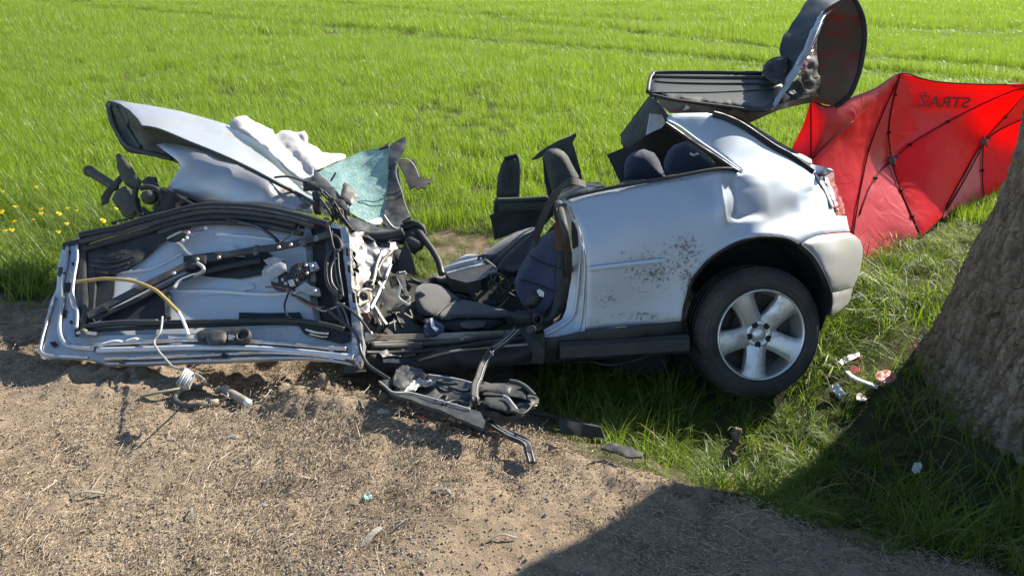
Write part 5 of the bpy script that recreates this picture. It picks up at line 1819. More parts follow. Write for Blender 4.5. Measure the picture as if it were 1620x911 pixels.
# amber tube across the door, then its white end
dtube('amber_tube', [(121, 446), (145, 443), (172, 441), (211, 445), (244, 458), (262, 473), (272, 483), (283, 494)], .06, .0085, m_cable_y, n=10)
dtube('white_tube', [(283, 494), (289, 506), (294, 518), (298, 530)], .06, .0075, m_white, n=10)
dsheet('tube_clip', [(254, 462), (262, 456), (268, 460), (269, 500), (262, 503), (260, 474)], .03, m_grime, sp=4, th=.02)
# right end: hinge rails, loops and loom
dsheet('hinge_rail', [(482, 358), (492, 358), (496, 420), (502, 470), (508, 512), (498, 511), (490, 470), (485, 410)], .02, m_steel, th=.03, roll=(.006, 4))
dsheet('cavity_shade', [(495, 358), (538, 362), (547, 420), (556, 480), (560, 516), (540, 520), (508, 512), (502, 460)], .0, m_black2, th=.01)
dsheet('hinge_rail', [(512, 358), (522, 358), (527, 400), (532, 440), (540, 480), (550, 520), (540, 520), (528, 480), (518, 430)], .03, m_black, th=.04, roll=(.006, 4))
dtube('window_guide', [(526, 396), (518, 410), (516, 432), (520, 452), (530, 464), (540, 470)], .05, .010, m_grime)
dtube('window_guide', [(531, 408), (524, 424), (525, 446), (534, 460)], .05, .005, m_steel, n=6)
dtube('window_guide', [(528, 372), (536, 378), (540, 390), (534, 398), (528, 396)], .05, .007, m_grime)
for pts, r_, m in (([(520, 357), (524, 375), (528, 392), (534, 400), (536, 426), (540, 450), (543, 470)], .005, m_black), ([(538, 396), (530, 400), (533, 440), (541, 462)], .0045, m_steel), ([(536, 458), (534, 480), (540, 500), (549, 516)], .006, m_grime), ([(538, 480), (546, 494), (552, 515)], .005, m_steel),
                   ([(420, 454), (444, 455), (462, 465), (478, 477), (495, 485), (510, 487)], .005, m_red_w), ([(462, 466), (480, 474), (500, 484), (515, 486)], .006, m_black), ([(518, 489), (532, 502), (546, 512), (560, 524), (567, 538), (571, 556), (580, 574), (590, 583), (604, 592), (616, 600)], .0075, m_black), ([(522, 494), (540, 508), (554, 518)], .006, m_red_w),
                   ([(536, 480), (556, 492), (570, 505), (580, 518), (586, 527)], .006, m_black), ([(458, 458), (454, 470), (450, 484), (454, 498), (460, 504)], .005, m_black), ([(500, 486), (512, 492), (530, 486), (545, 480)], .004, m_cable_g), ([(430, 446), (436, 456), (452, 460)], .006, m_black)):
    dtube('loom_wire', pts, .065, r_, m, n=6)
v, f = box_geo(P1(D(.05), 584, 528), ((1, .2, .2), (-.2, 1, 0), DP.n), (.03, .02, .02), .2)
mesh('plug', v, f, m_white, door, smooth=False)
dsheet('hinge_face', [(538, 358), (546, 358), (552, 372), (554, 400), (556, 448), (562, 475), (568, 500), (575, 547), (573, 579), (562, 576), (557, 560), (557, 514), (551, 465), (545, 420), (541, 384)], .03, m_dusty, th=.03, sp=4, rough=(.03, .006), attr=wear_blobs((560, 490, 14, 60, .36), (568, 560, 10, 20, .42)))
for ol in ([(556, 463), (561, 463), (563, 478), (558, 478)], [(547, 392), (550, 392), (552, 404), (548, 404)], [(550, 420), (553, 419), (555, 430), (551, 431)]):
    dsheet('slot', ol, .038, m_black2, sp=3, th=.003)

# ---- crumpled inner wing metal beside the door
CF = dep((554, 371, 3.90), (577, 370, 3.98), (603, 385, 3.98), (630, 388, 4.02), (634, 396, 4.0), (617, 415, 3.86), (603, 451, 3.72), (584, 491, 3.55), (570, 491, 3.50), (564, 448, 3.62), (557, 415, 3.75), (590, 430, 3.80))
sheet('crumpled_wing', [(553, 371), (562, 369), (577, 371), (590, 377), (603, 385), (612, 395), (621, 404), (618, 420), (611, 436), (603, 451), (594, 471), (585, 492), (577, 498), (570, 493), (566, 470), (562, 448), (558, 425), (554, 398)], CF, m_foil, wreck, sp=3.2, th=.004, rough=(.10, .022, 1))
sheet('crumpled_wing', [(598, 385), (612, 384), (629, 386), (633, 394), (624, 398), (612, 402), (604, 392)], push(CF, .0), m_foil, wreck, sp=3.5, th=.004, rough=(.08, .012, 1))
for c_, r_, m in (((574, 470), .036, m_sill), ((585, 449), .022, m_sill), ((563, 429), .018, m_black), ((557, 402), .02, m_black2)):
    cc = P1(push(CF, .03), *c_)
    vw = (Vector(CAM) - cc).normalized() + Vector((.1, 0, .3))
    v, f = lathe_geo([(r_ * .45, -.02), (r_ * .5, .0), (r_ * .7, .006), (r_ * .75, -.004), (r_ * .9, .0), (r_, -.004), (r_, -.03)], cc, vw, (1, 0, 0), 20)
    mesh('spring_seat', v, f, m, wreck)
for pts, m in (([(566, 484), (572, 480), (582, 476), (586, 468), (584, 462)], m_sill), ([(565, 470), (568, 462), (578, 458), (588, 460)], m_steel), ([(552, 396), (558, 408), (564, 416), (566, 424)], m_black), ([(604, 398), (596, 420), (592, 440), (588, 452)], m_bright), ([(620, 398), (606, 412), (598, 428), (602, 440)], m_steel), ([(586, 490), (598, 466), (610, 440), (618, 418)], m_paint_in)):
    tube('bent_edge', PL(push(CF, .03), pts), .009, m, wreck, n=6)
sheet('hinge_bracket', [(572, 494), (582, 496), (586, 504), (581, 514), (572, 509)], EB(3.46), m_rust, wreck, sp=4, th=.012, rough=(.02, .004))
for pts, m in (([(588, 484), (596, 502), (602, 514)], m_bright), ([(592, 482), (603, 500), (612, 513)], m_steel), ([(594, 488), (598, 500), (594, 512)], m_bright), ([(634, 450), (631, 462), (630, 470), (637, 477), (647, 482)], m_white), ([(599, 446), (607, 456)], m_white), ([(616, 512), (625, 508)], m_white)):
    tube('torn_strip', [V(a, b, 3.62) for a, b in pts], 1, m, wreck, flat=(.014, .004), smooth=4)

# ---- cloth thrown over the bonnet (its own thing)
CL = dep((362, 197, 4.86), (377, 183, 4.94), (404, 195, 4.92), (421, 201, 4.92), (451, 207, 4.90), (482, 208, 4.92), (488, 227, 4.86), (510, 241, 4.84), (547, 245, 4.84), (532, 256, 4.72), (498, 268, 4.58), (497, 288, 4.44), (473, 286, 4.44), (449, 266, 4.50), (421, 234, 4.62), (389, 214, 4.74), (440, 232, 4.70))


def CLF(px, py):
    # soft folds running down towards the glass
    u = (px - 362) * .62 - (py - 190) * .78          # across the folds
    v = (px - 362) * .78 + (py - 190) * .62
    w = 5 * fbm(v / 45., u / 45., 2, 71)
    d = .032 * np.abs(np.sin((u + w) / 9.5 + v / 90.)) + .03 * np.sin((u * .5 + w * 1.5) / 7 + v / 28.) + .03 * fbm(u / 30, v / 60, 3, 19)
    p = CL(px, py)
    q = CAM - p
    return p + q / np.linalg.norm(q, axis=-1)[..., None] * d[..., None]


cl = sheet('white_cloth', [(362, 197), (368, 189), (377, 183.5), (389, 183), (397, 189), (404, 194), (414, 198), (422, 201), (431, 205), (435, 213), (443, 208), (451, 206.5), (462, 208), (472, 209), (482, 207.5), (486, 216), (488, 226), (500, 233), (510, 241), (528, 242), (547, 245), (547, 250), (538, 254), (532, 256), (518, 263), (504, 268), (498, 270), (498, 280), (497, 288), (486, 288), (473, 286), (460, 276), (449, 266), (436, 250), (421, 234), (405, 223), (389, 214), (375, 207), (365, 203)], CLF, m_cloth, None, sp=3.0, th=.006, roll=(.03, 5), rough=(.10, .010), label='crumpled white cloth thrown over the bonnet against the shattered windscreen', cat='cloth')
# ================================================================== the wreck: cabin
def S(*c, **k):
    return SIDE.fn(*c, **k)


# floor, far sill and bulkhead close the shell underneath
def quad(name, a, b, c, d, m, th=.02, parent=None):
    n = (Vector(b) - Vector(a)).cross(Vector(d) - Vector(a)).normalized() * th
    top = [Vector(q) for q in (a, b, c, d)]
    bot = [q - n for q in top]
    mesh(name, top + bot, [(0, 1, 2, 3), (7, 6, 5, 4), (0, 4, 5, 1), (1, 5, 6, 2), (2, 6, 7, 3), (3, 7, 4, 0)], m, parent or wreck, smooth=False)


quad('floor_pan', CC(-1.95, -.10, -.06), CC(-.30, -.10, -.06), CC(-.30, -1.5, -.06), CC(-1.95, -1.5, -.06), m_black2)
quad('boot_floor', CC(-.32, -.40, -.04), CC(.52, -.40, -.02), CC(.52, -1.5, -.02), CC(-.32, -1.5, -.04), m_black2)
for nm, c_, sz in (('tank_sun_block', (-.52, -.75, -.15), (.36, 1.0, .2)), ('underbody_sun_block', (-.03, -.82, -.16), (.58, 1.16, .32))):  # unseen boxes added below the floor to stop sun passing under the car
    v, f = box_geo(CC(*c_), (REAR, OUT, UPC), sz, .2)
    mesh(nm, v, f, m_black2, wreck, smooth=False)
far_w = link('wheel', None, wreck)
v, f = lathe_geo(prof + tw + prof2, HW - OUT * 1.30, OUT, REAR, 48)
mesh('tyre', v, f, m_tyre, far_w)
quad('far_body_side', CC(-1.95, -1.5, -.2), CC(.5, -1.5, -.2), CC(.45, -1.5, .28), CC(-.55, -1.5, .22), m_paint, .01)
quad('rear_seat_back', CC(-.50, -.12, .0), CC(-.50, -1.15, .0), CC(-.34, -1.15, .48), CC(-.34, -.12, .48), m_navy, .06)
quad('rear_panel', CC(.50, -.40, .0), CC(.50, -1.2, .0), CC(.44, -1.2, .45), CC(.44, -.40, .45), m_black2, .02)
tube('axle', [CC(0, -.25, .0), CC(0, -1.3, .0)], .04, m_black2, wreck, n=10)

# seats
dk = S((0, 0, -.5), (10, 0, -.5), (0, 10, -.5))
cush = S((657, 459, -.50), (692, 450, -.62), (725, 472, -.55), (660, 498, -.32), (703, 517, -.24), (757, 478, -.52), (812, 495, -.40), (774, 521, -.22))
seat = link('front_seat', None, wreck)
sheet('seat_base', [(654, 484), (662, 496), (690, 500), (706, 486), (728, 473), (757, 478), (785, 486), (811, 494), (813, 501), (795, 512), (774, 521), (734, 526), (703, 519), (676, 515), (656, 503)], push(cush, -.03), m_dark, seat, sp=6, th=.05, bulge=(.04, 16))
sheet('seat_cushion', [(657, 460), (660, 453), (669, 448), (680, 448), (692, 450), (708, 458), (722, 468), (728, 473), (712, 480), (704, 487), (694, 496), (680, 500), (668, 497), (660, 486), (656, 472)], push(cush, .02), m_grey, seat, sp=5, th=.05, bulge=(.06, 20))
sheet('seat_bolster', [(690, 499), (700, 486), (712, 478), (728, 473), (757, 478), (785, 486), (811, 494), (812, 500), (786, 503), (750, 502), (720, 503), (700, 507)], push(cush, .03), m_grey, seat, sp=5, th=.04, bulge=(.035, 12))
tube('seat_seam', PL(push(cush, .085), [(697, 495), (704, 487), (714, 479), (728, 474)]), .003, m_black2, seat, n=5)
sheet('seat_trim', [(727, 510), (750, 506), (770, 508), (766, 517), (745, 520), (730, 518)], push(cush, .03), m_black, seat, sp=5, th=.02, roll=(.01, 4))
seat2 = link('front_seat', None, wreck)
sheet('seat_cushion', [(677, 443), (684, 436), (698, 432), (710, 432), (722, 439), (734, 449), (742, 456), (740, 463), (728, 464), (714, 458), (700, 454), (690, 449)], S((677, 441, -.85), (740, 460, -.75), (700, 432, -.95)), m_grey, seat2, sp=5, th=.06, bulge=(.05, 14))
sheet('seat_cushion', [(672, 446), (690, 448), (716, 460), (742, 464), (750, 476), (735, 482), (700, 470), (676, 456)], S(off=-.80), m_dark, seat2, sp=6, th=.04)
# seat backs folded together on the far side
sb = S((757, 403, -1.05), (846, 362, -.95), (787, 431, -.85), (853, 385, -.75), (830, 419, -.7))
sheet('seat_back', [(758, 406), (770, 396), (790, 382), (812, 370), (832, 362), (848, 358), (852, 368), (836, 380), (810, 396), (790, 412), (776, 416)], sb, m_navy, seat2, sp=5, th=.06, bulge=(.04, 10))
sheet('seat_back', [(775, 418), (786, 404), (806, 388), (828, 372), (848, 364), (853, 374), (838, 392), (818, 410), (800, 424), (788, 430)], push(sb, .07), m_dark, seat2, sp=5, th=.06, bulge=(.04, 12))
sheet('seat_back', [(787, 432), (791, 418), (800, 406), (822, 388), (846, 368), (853, 372), (853, 384), (844, 402), (830, 420), (815, 434), (803, 442), (794, 440)], push(sb, .14), m_dark, seat2, sp=5, th=.06, bulge=(.05, 14))
tube('piping', PL(push(sb, .20), [(787, 430), (793, 416), (803, 404), (826, 384), (846, 368)]), .006, m_steel, seat2, n=6)
# driver's backrest in blue cloth
db = S((813, 446, -.42), (853, 380, -.34), (889, 370, -.20), (879, 459, -.17), (856, 498, -.18), (833, 488, -.32), (860, 430, -.30))
bk = sheet('seat_back', [(813, 448), (820, 428), (832, 408), (845, 388), (856, 374), (870, 366), (884, 362), (890, 380), (890, 420), (884, 455), (872, 480), (858, 498), (842, 496), (828, 484), (818, 466)], db, m_navy, seat, sp=6, th=.05, bulge=(.04, 20))
tube('seat_seam', PL(push(db, .045), [(822, 442), (838, 446), (856, 452), (874, 460)]), .004, m_dark, seat, n=5)
tube('seat_seam', PL(push(db, .045), [(838, 404), (850, 412), (872, 420), (886, 424)]), .004, m_dark, seat, n=5)
sheet('buckle', [(829, 484), (833, 472), (838, 462), (848, 458), (858, 462), (858, 472), (850, 484), (840, 490)], S(off=-.20), m_black, seat, sp=4, th=.03, bulge=(.02, 7))
sheet('care_label', [(849, 460), (853, 457), (861, 462), (860, 470), (853, 468)], S(off=-.165), m_white, seat, sp=3, th=.003)
sheet('recliner_cover', [(806, 497), (820, 491), (840, 492), (856, 498), (866, 506), (858, 513), (838, 517), (818, 514)], S(off=-.12), m_black, seat, sp=5, th=.04, bulge=(.02, 8))
cc = car(850, 505, -.08)
v, f = lathe_geo([(.012, .0), (.016, .012), (.022, .014), (.026, .006), (.026, -.03)], cc, OUT, REAR, 18)
mesh('recliner_knob', v, f, m_black, seat)
# dark pile behind: rear bench edge and carpets
sheet('carpet', [(655, 440), (690, 442), (740, 462), (800, 440), (836, 400), (880, 350), (886, 520), (700, 534), (600, 534), (578, 540), (576, 500), (600, 450), (625, 430)], S((655, 440, -1.0), (800, 420, -1.0), (880, 350, -.6), (886, 520, -.25), (600, 534, -.12), (578, 510, -.3), (720, 500, -.75), (640, 480, -.85)), m_black2, wreck, sp=11, th=.02)
# centre armrest
ar = S((703, 424, -.75), (738, 403, -.90), (757, 403, -.88), (771, 412, -.75), (708, 431, -.68))
arm = sheet('armrest', [(702, 423), (718, 413), (738, 402), (748, 402), (758, 403), (767, 407), (772, 413), (768, 418), (756, 420), (740, 423), (722, 428), (708, 432), (703, 429)], ar, m_lightgrey, wreck, sp=4, th=.025, roll=(.012, 4))
sheet('armrest_inlay', [(712, 424), (732, 416), (748, 413), (750, 416), (730, 421), (714, 427)], push(ar, .006), m_sill, arm, sp=4, th=.004)
cc = P1(push(ar, .012), 761, 409)
v, f = lathe_geo([(.008, -.004), (.012, .004), (.018, .005), (.021, -.004)], cc, (Vector(CAM) - cc) + Vector((0, 0, 2)), (1, 0, 0), 18)
mesh('armrest_button', v, f, m_black, arm)
sheet('armrest_box', [(704, 431), (724, 428), (756, 421), (772, 415), (788, 426), (785, 431), (760, 442), (738, 447), (712, 440)], push(ar, -.02), m_black, arm, sp=5, th=.06)
tube('armrest_arm', [car(768, 414, -.74), car(778, 421, -.70), car(788, 429, -.66)], [.016, .014, .012], m_grime, wreck, n=8)
# loose belts, levers
tube('seat_belt', [car(a, b, o) for a, b, o in ((926, 292, -.06), (914, 288, -.04), (903, 287, -.04), (893, 292, -.06), (882, 303, -.10), (868, 325, -.16), (857, 350, -.24), (849, 371, -.30), (843, 390, -.38), (835, 407, -.46), (826, 419, -.52), (812, 425, -.56), (799, 422, -.6), (789, 431, -.62))], 1, m_strap, wreck, flat=(.040, .004), up=OUT * .8 + UPC * .6)
tube('cable_loop', [car(a, b, -.52) for a, b in ((771, 436), (780, 433), (790, 434), (799, 440), (804, 449), (805, 460), (800, 470), (790, 478), (776, 481), (764, 476))], .008, m_grime, wreck, n=7)
tube('handbrake', [car(751, 476, -.55), car(766, 462, -.58), (car(784, 444, -.62))], [.010, .010, .014], m_steel, wreck, n=8)
tube('torn_loom', [car(768, 443, -.6), car(776, 450, -.55), car(788, 452, -.5), car(798, 462, -.48)], .006, m_steel, wreck, n=6)
for pts in ([(720, 466), (736, 470), (752, 476)], [(724, 470), (742, 476), (760, 482)], [(740, 448), (748, 456), (756, 462)], [(642, 444), (656, 447), (668, 452)], [(650, 440), (662, 446), (676, 448)]):
    tube('lever', [car(a, b, -.58) for a, b in pts], .007, m_grime, wreck, n=6)
for i in range(16):
    a, b = rnd.uniform(775, 832), rnd.uniform(434, 486)
    tube('torn_loom', [car(a, b, -.45), car(a + rnd.uniform(-12, 12), b + rnd.uniform(4, 14), -.45), car(a + rnd.uniform(-18, 18), b + rnd.uniform(10, 26), -.42)], .005, m_black, wreck, n=5, smooth=3)
# blue pouch on the sill
pc = S((670, 518, -.10), (682, 503, -.16), (702, 513, -.12), (672, 534, -.06), (702, 531, -.06))
sheet('blue_pouch', [(670, 516), (676, 508), (682, 503), (692, 508), (702, 513), (702, 530), (690, 533), (672, 534)], pc, m_navy, wreck, sp=4, th=.04, rough=(.03, .01), bulge=(.015, 6))
sheet('pouch_flap', [(681, 503), (684, 503), (688, 516), (694, 520), (690, 524), (682, 516)], push(pc, .03), m_clear, wreck, sp=3, th=.004)
# steering wheel and dash remains
tube('steering_wheel', [V(a, b, d) for a, b, d in ((636, 372, 4.12), (646, 362, 4.10), (660, 366, 4.06), (672, 380, 4.02), (684, 396, 3.98), (693, 412, 3.94), (697, 424, 3.92), (699, 434, 3.9))], [.02, .024, .022, .018, .017, .017, .017, .017], m_black, wreck, n=10)
sheet('dash_panel', [(638, 366), (650, 360), (664, 366), (674, 380), (668, 394), (656, 402), (644, 396), (634, 380)], EB(4.05), m_black, wreck, sp=5, th=.05, rough=(.05, .012), bulge=(.02, 8))
sheet('dash_panel', [(640, 377), (650, 374), (668, 384), (664, 390), (650, 394), (642, 386)], EB(3.99), m_grime, wreck, sp=4, th=.02, roll=(.01, 4))
sheet('dash_fin', [(641, 381), (648, 396), (654, 412), (658, 430), (662, 436), (650, 434), (636, 428), (628, 426), (632, 404)], EB(3.93), m_black, wreck, sp=5, th=.012)
sheet('dash_panel', [(606, 410), (622, 396), (640, 392), (636, 420), (640, 440), (652, 452), (640, 480), (618, 500), (596, 516), (590, 500), (602, 466), (612, 436)], dep((606, 410, 3.92), (640, 392, 4.0), (652, 452, 3.9), (596, 516, 3.6)), m_black2, wreck, sp=6, th=.03, rough=(.06, .03))
for pts, m in (([(634, 360), (648, 358), (656, 354), (668, 360), (672, 374)], m_black), ([(640, 356), (650, 352), (664, 356)], m_black2), ([(620, 398), (610, 414), (604, 434)], m_grime), ([(628, 400), (616, 420), (612, 446)], m_grime)):
    tube('torn_loom', [V(a, b, 4.06) for a, b in pts], .016, m, wreck, n=7)
for i in range(14):
    a, b = rnd.uniform(596, 650), rnd.uniform(420, 520)
    tube('torn_loom', [V(a, b, 3.74), V(a + rnd.uniform(-14, 14), b + rnd.uniform(-4, 14), 3.72), V(a + rnd.uniform(-24, 24), b + rnd.uniform(0, 26), 3.68)], .007, m_black if i % 3 else m_steel, wreck, n=5, smooth=3)
sheet('broken_trim', [(632, 432), (640, 429), (644, 434), (638, 438)], EB(3.86), m_white, wreck, sp=3, th=.01, rough=(.01, .004))

# ---- sill across the opening
ST = S((578, 540, -.06), (858, 518, -.06), (590, 530, -.16), (836, 508, -.16), (715, 545, .0), (590, 560, .01), (850, 545, .0), (843, 567, -.02), (668, 590, -.04), (580, 592, -.03))
sheet('sill_plate', [(588, 530), (640, 528), (700, 527), (745, 525), (790, 523), (836, 520), (846, 523), (800, 529), (745, 533), (669, 538), (620, 541), (592, 541)], push(ST, .0), m_sill, wreck, sp=5, th=.01, roll=(.004, 3))
for dy in (0, 3, 6):
    tube('sill_rib', PL(push(ST, .008), [(590, 531.5 + dy), (669, 529 + dy), (745, 526 + dy), (800, 523.5 + dy)]), .004, m_sill, wreck, n=5)
sheet('outer_sill', [(576, 543), (620, 541), (669, 540), (745, 535), (800, 530), (830, 524), (846, 523), (850, 545), (843, 567), (800, 575), (771, 581), (720, 587), (668, 590), (620, 592), (580, 590), (572, 570)], ST, m_black, wreck, sp=7, th=.03, rough=(.08, .006), roll=(.02, 9))
for pts, r_, m in (([(580, 546), (600, 543), (626, 545), (669, 544), (715, 539), (757, 535), (800, 531), (832, 525)], .013, m_grime), ([(576, 558), (620, 558), (669, 555), (745, 545), (823, 535), (848, 531)], .011, m_black), ([(662, 570), (715, 556), (780, 549), (843, 544)], .006, m_sill), ([(585, 548), (640, 548), (669, 546)], .020, m_grime)):
    tube('sill_ridge', PL(push(ST, .012), pts), r_, m, wreck, n=8)
sheet('sill_tear', [(600, 556), (624, 552), (652, 550), (658, 562), (640, 566), (622, 562), (604, 566)], push(ST, .02), m_grime, wreck, sp=4, th=.01, rough=(.03, .01, 1))
sheet('sill_tear', [(606, 568), (640, 566), (654, 572), (630, 574), (606, 573)], push(ST, .02), m_navy, wreck, sp=4, th=.01, rough=(.03, .006))
tube('belt_wrap', PL(push(ST, .03), [(830, 517), (838, 530), (846, 544), (852, 558), (850, 574)]), 1, m_strap, wreck, flat=(.055, .008), up=OUT)
sheet('sill_strap', [(824, 518), (840, 516), (856, 540), (859, 556), (858, 572), (843, 572), (843, 558), (838, 540)], push(ST, .02), m_black, wreck, sp=5, th=.012)
tube('brake_pipe', [CC(-.95, -.3, -.14), car(930, 572, -.15), car(965, 577, -.12), car(1010, 568, -.12), car(1045, 553, -.14)], .006, m_grime, wreck, n=6)
# far side: pillar stub, door pocket, folded seat shoulder
FP = S(off=-1.35)
fb = S((784, 315, -1.35), (797, 251, -1.35), (819, 246, -1.35), (819, 312, -1.35))
sheet('far_pillar', [(785, 316), (786, 292), (788, 276), (793, 260), (798, 251), (806, 248), (819, 246), (821, 262), (820, 290), (819, 313)], fb, m_trim, wreck, sp=5, th=.05, roll=(.014, 5))
sheet('pillar_slot', [(797, 268), (802, 262), (807, 264), (806, 292), (798, 298), (795, 290)], push(fb, .012), m_black, wreck, sp=4, th=.008)
tube('pillar_edge', PL(push(fb, .02), [(819, 314), (820, 290), (820.5, 264), (818, 247)]), .012, m_black, wreck, n=6)
tube('pillar_edge', PL(push(fb, .02), [(798, 252), (806, 249), (818, 246)]), .014, m_black2, wreck, n=6)
sheet('far_panel', [(783, 316), (800, 315), (840, 314), (872, 312), (880, 318), (876, 340), (862, 356), (846, 360), (822, 364), (800, 374), (782, 380), (781, 360), (774, 342), (782, 338)], S(off=-1.3), m_black, wreck, sp=6, th=.05, rough=(.08, .01))
tube('panel_top', PL(S(off=-1.27), [(784, 317), (820, 316), (868, 313)]), .016, m_trim, wreck, n=8)
sheet('panel_pocket', [(786, 320), (830, 319), (868, 318), (862, 332), (790, 335)], S(off=-1.26), m_trim, wreck, sp=5, th=.02, roll=(.01, 5))
sheet('seat_shoulder', [(859, 246), (864, 238), (872, 235), (882, 235), (892, 240), (899, 248), (906, 262), (915, 278), (922, 290), (900, 296), (880, 306), (872, 300), (866, 276), (862, 258)], S(off=-.95), m_trim, wreck, sp=5, th=.06, bulge=(.05, 14))
sheet('belt_cover', [(841, 252), (852, 242), (866, 232), (885, 222), (902, 216), (911, 211), (912, 215), (906, 226), (912, 246), (918, 268), (922, 288), (914, 279), (904, 258), (896, 244), (884, 236), (870, 236), (858, 248), (848, 252)], S(off=-1.05), m_trim, wreck, sp=4, th=.02, rough=(.05, .008))
sheet('pillar_strip', [(859, 248), (864, 254), (870, 282), (876, 312), (868, 312), (862, 284)], S(off=-.98), m_black, wreck, sp=4, th=.02)
sheet('belt_shelf', [(872, 312), (890, 300), (920, 290), (946, 288), (956, 294), (930, 300), (900, 308), (890, 322), (880, 330)], S((872, 312, -.6), (890, 300, -.8), (946, 288, -.7), (930, 300, -.12), (890, 322, -.12)), m_black, wreck, sp=5, th=.02)
# ================================================================== loose pieces on the ground
def gp(px, py, up=.0):
    return G(px, py, up)


def gtube(name, pts, r, m, parent=None, **kw):
    return tube(name, [G(a, b, h) for a, b, h in pts], r, m, parent, **kw)


# rubber door seal hanging from the sill to the soil
sl = tube('door_seal', [car(818, 521, .03), car(800, 538, .06), car(780, 553, .09), V(770, 568, 3.34), V(763, 580, 3.30), V(757, 598, 3.22), V(751, 614, 3.14), V(753, 636, 3.04), G(763, 658, .045), G(784, 674, .04), G(810, 689, .05), G(828, 697, .06), G(835, 704, .055), G(838, 716, .04), G(842, 731, .03)], 1, m_rubber, None, flat=(.034, .014), up=(.3, -.8, .5),
     label='long black rubber door seal trailing from the sill down onto the soil', cat='seal')
sp_ = [car(818, 521, .042), car(800, 538, .072), car(780, 553, .102), V(770, 568, 3.33), V(763, 580, 3.29), V(757, 598, 3.21), V(751, 614, 3.13), V(753, 636, 3.03), G(763, 658, .055), G(784, 674, .05), G(810, 689, .06), G(828, 697, .07), G(835, 704, .065), G(838, 716, .05), G(842, 731, .04)]
for s in (-.009, .009):
    tube('seal_lip', [p + Vector((s, 0, abs(s) * .2)) for p in sp_], .0022, m_lightgrey, sl, n=5)
# torn black trim panel lying on the bank
def TP(o=0):
    return push(dep((623, 586, 3.25), (660, 583, 3.32), (748, 607, 3.22), (804, 605, 3.24), (853, 638, 3.10), (825, 655, 3.02), (755, 650, 3.02), (630, 621, 3.08), (600, 603, 3.14)), o)


tb = thing('torn_trim_panel', 'torn black plastic trim panel lying on the bank below the sill', 'trim panel', G(720, 650))
sheet('panel_shell', [(600, 603), (612, 612), (624, 620), (647, 622), (690, 632), (730, 643), (756, 650), (790, 655), (824, 655), (836, 646), (850, 640), (853, 632), (846, 622), (834, 611), (820, 605), (806, 603), (790, 606), (757, 608), (745, 606), (720, 601), (690, 596), (676, 594), (662, 584), (648, 580), (630, 583), (624, 592), (622, 602)], TP(-.02), m_black, tb, sp=6, th=.02, rough=(.07, .018))
sheet('panel_wall', [(600, 603), (612, 612), (624, 620), (647, 622), (690, 632), (730, 643), (760, 651), (768, 668), (764, 677), (740, 668), (700, 650), (660, 636), (626, 626)], push(TP(0), .03), m_black, tb, sp=5, th=.012, rough=(.08, .006))
sheet('panel_bag', [(626, 587), (636, 579), (648, 582), (658, 584), (668, 590), (677, 597), (668, 600), (660, 603), (650, 608), (640, 614), (632, 618), (622, 606)], TP(.04), m_black, tb, sp=3.5, th=.02, rough=(.028, .014, 1))
sheet('panel_scrap', [(640, 618), (650, 608), (658, 600), (678, 602), (690, 605), (676, 608), (662, 612), (655, 620)], TP(.045), m_lightgrey, tb, sp=3, th=.006, rough=(.022, .012, 1))
for pts, r_, m in (([(600, 603), (610, 611), (622, 620), (648, 621), (676, 628), (712, 638), (744, 647)], .0035, m_lightgrey), ([(677, 593), (700, 596), (724, 600), (747, 606)], .0045, m_lightgrey), ([(806, 603), (818, 605), (830, 611), (838, 618), (846, 626)], .010, m_grime), ([(852, 637), (842, 641), (836, 648), (826, 654), (816, 651)], .004, m_grime), ([(834, 628), (842, 628), (848, 630)], .007, m_steel)):
    tube('panel_lip', PL(TP(.05), pts), r_, m, tb, n=6)
sheet('panel_bar', [(757, 608), (780, 606), (802, 606), (810, 612), (806, 622), (782, 620), (758, 618)], TP(.05), m_grime, tb, sp=4, th=.03, roll=(.014, 5))
sheet('panel_bar', [(762, 614), (790, 616), (812, 618), (826, 613), (838, 620), (834, 632), (820, 628), (800, 626), (764, 624)], TP(.035), m_black, tb, sp=4, th=.02, roll=(.01, 5))
sheet('panel_dish', [(768, 628), (790, 628), (806, 628), (816, 640), (822, 650), (800, 650), (776, 644), (764, 638)], TP(.03), m_black, tb, sp=4, th=.02, roll=(.014, 6))
tube('panel_dish_edge', PL(TP(.055), [(796, 626), (804, 630), (810, 638), (818, 648)]), .005, m_lightgrey, tb, n=5)
for pts in ([(690, 632), (698, 626), (707, 627), (704, 634)], [(700, 640), (720, 634), (742, 640)], [(710, 612), (730, 618), (748, 616)], [(690, 604), (708, 607), (724, 606)]):
    tube('panel_clip', PL(TP(.035), pts), .007, m_black, tb, n=6)
# plastic rail running on into the grass
rl = thing('plastic_rail', 'grey plastic rail lying under the grass beside the torn trim panel', 'rail', G(890, 665))
tube('rail_bar', [G(838, 652, .07), G(878, 660, .07), G(918, 668, .07), G(954, 676, .06)], 1, m_grime, rl, flat=(.022, .018))
sheet('rail_web', [(884, 662), (915, 668), (950, 676), (956, 692), (930, 692), (905, 688), (886, 684)], dep((884, 662, 3.02), (956, 690, 2.97), (886, 684, 2.96)), m_black2, rl, sp=6, th=.01)
# flat grey chip at the bank edge
sheet('plastic_fragment', [(950, 706), (958, 701), (972, 700), (986, 704), (998, 707), (1008, 712), (1018, 717), (1016, 722), (1000, 723), (986, 721), (972, 714), (958, 710)], dep((950, 706, 2.88), (1018, 720, 2.82), (986, 700, 2.90), (986, 722, 2.82)), m_grime, None, sp=4, th=.012, roll=(.008, 4), rough=(.05, .006), label='flat grey plastic fragment at the bank edge below the dark grass', cat='fragment')

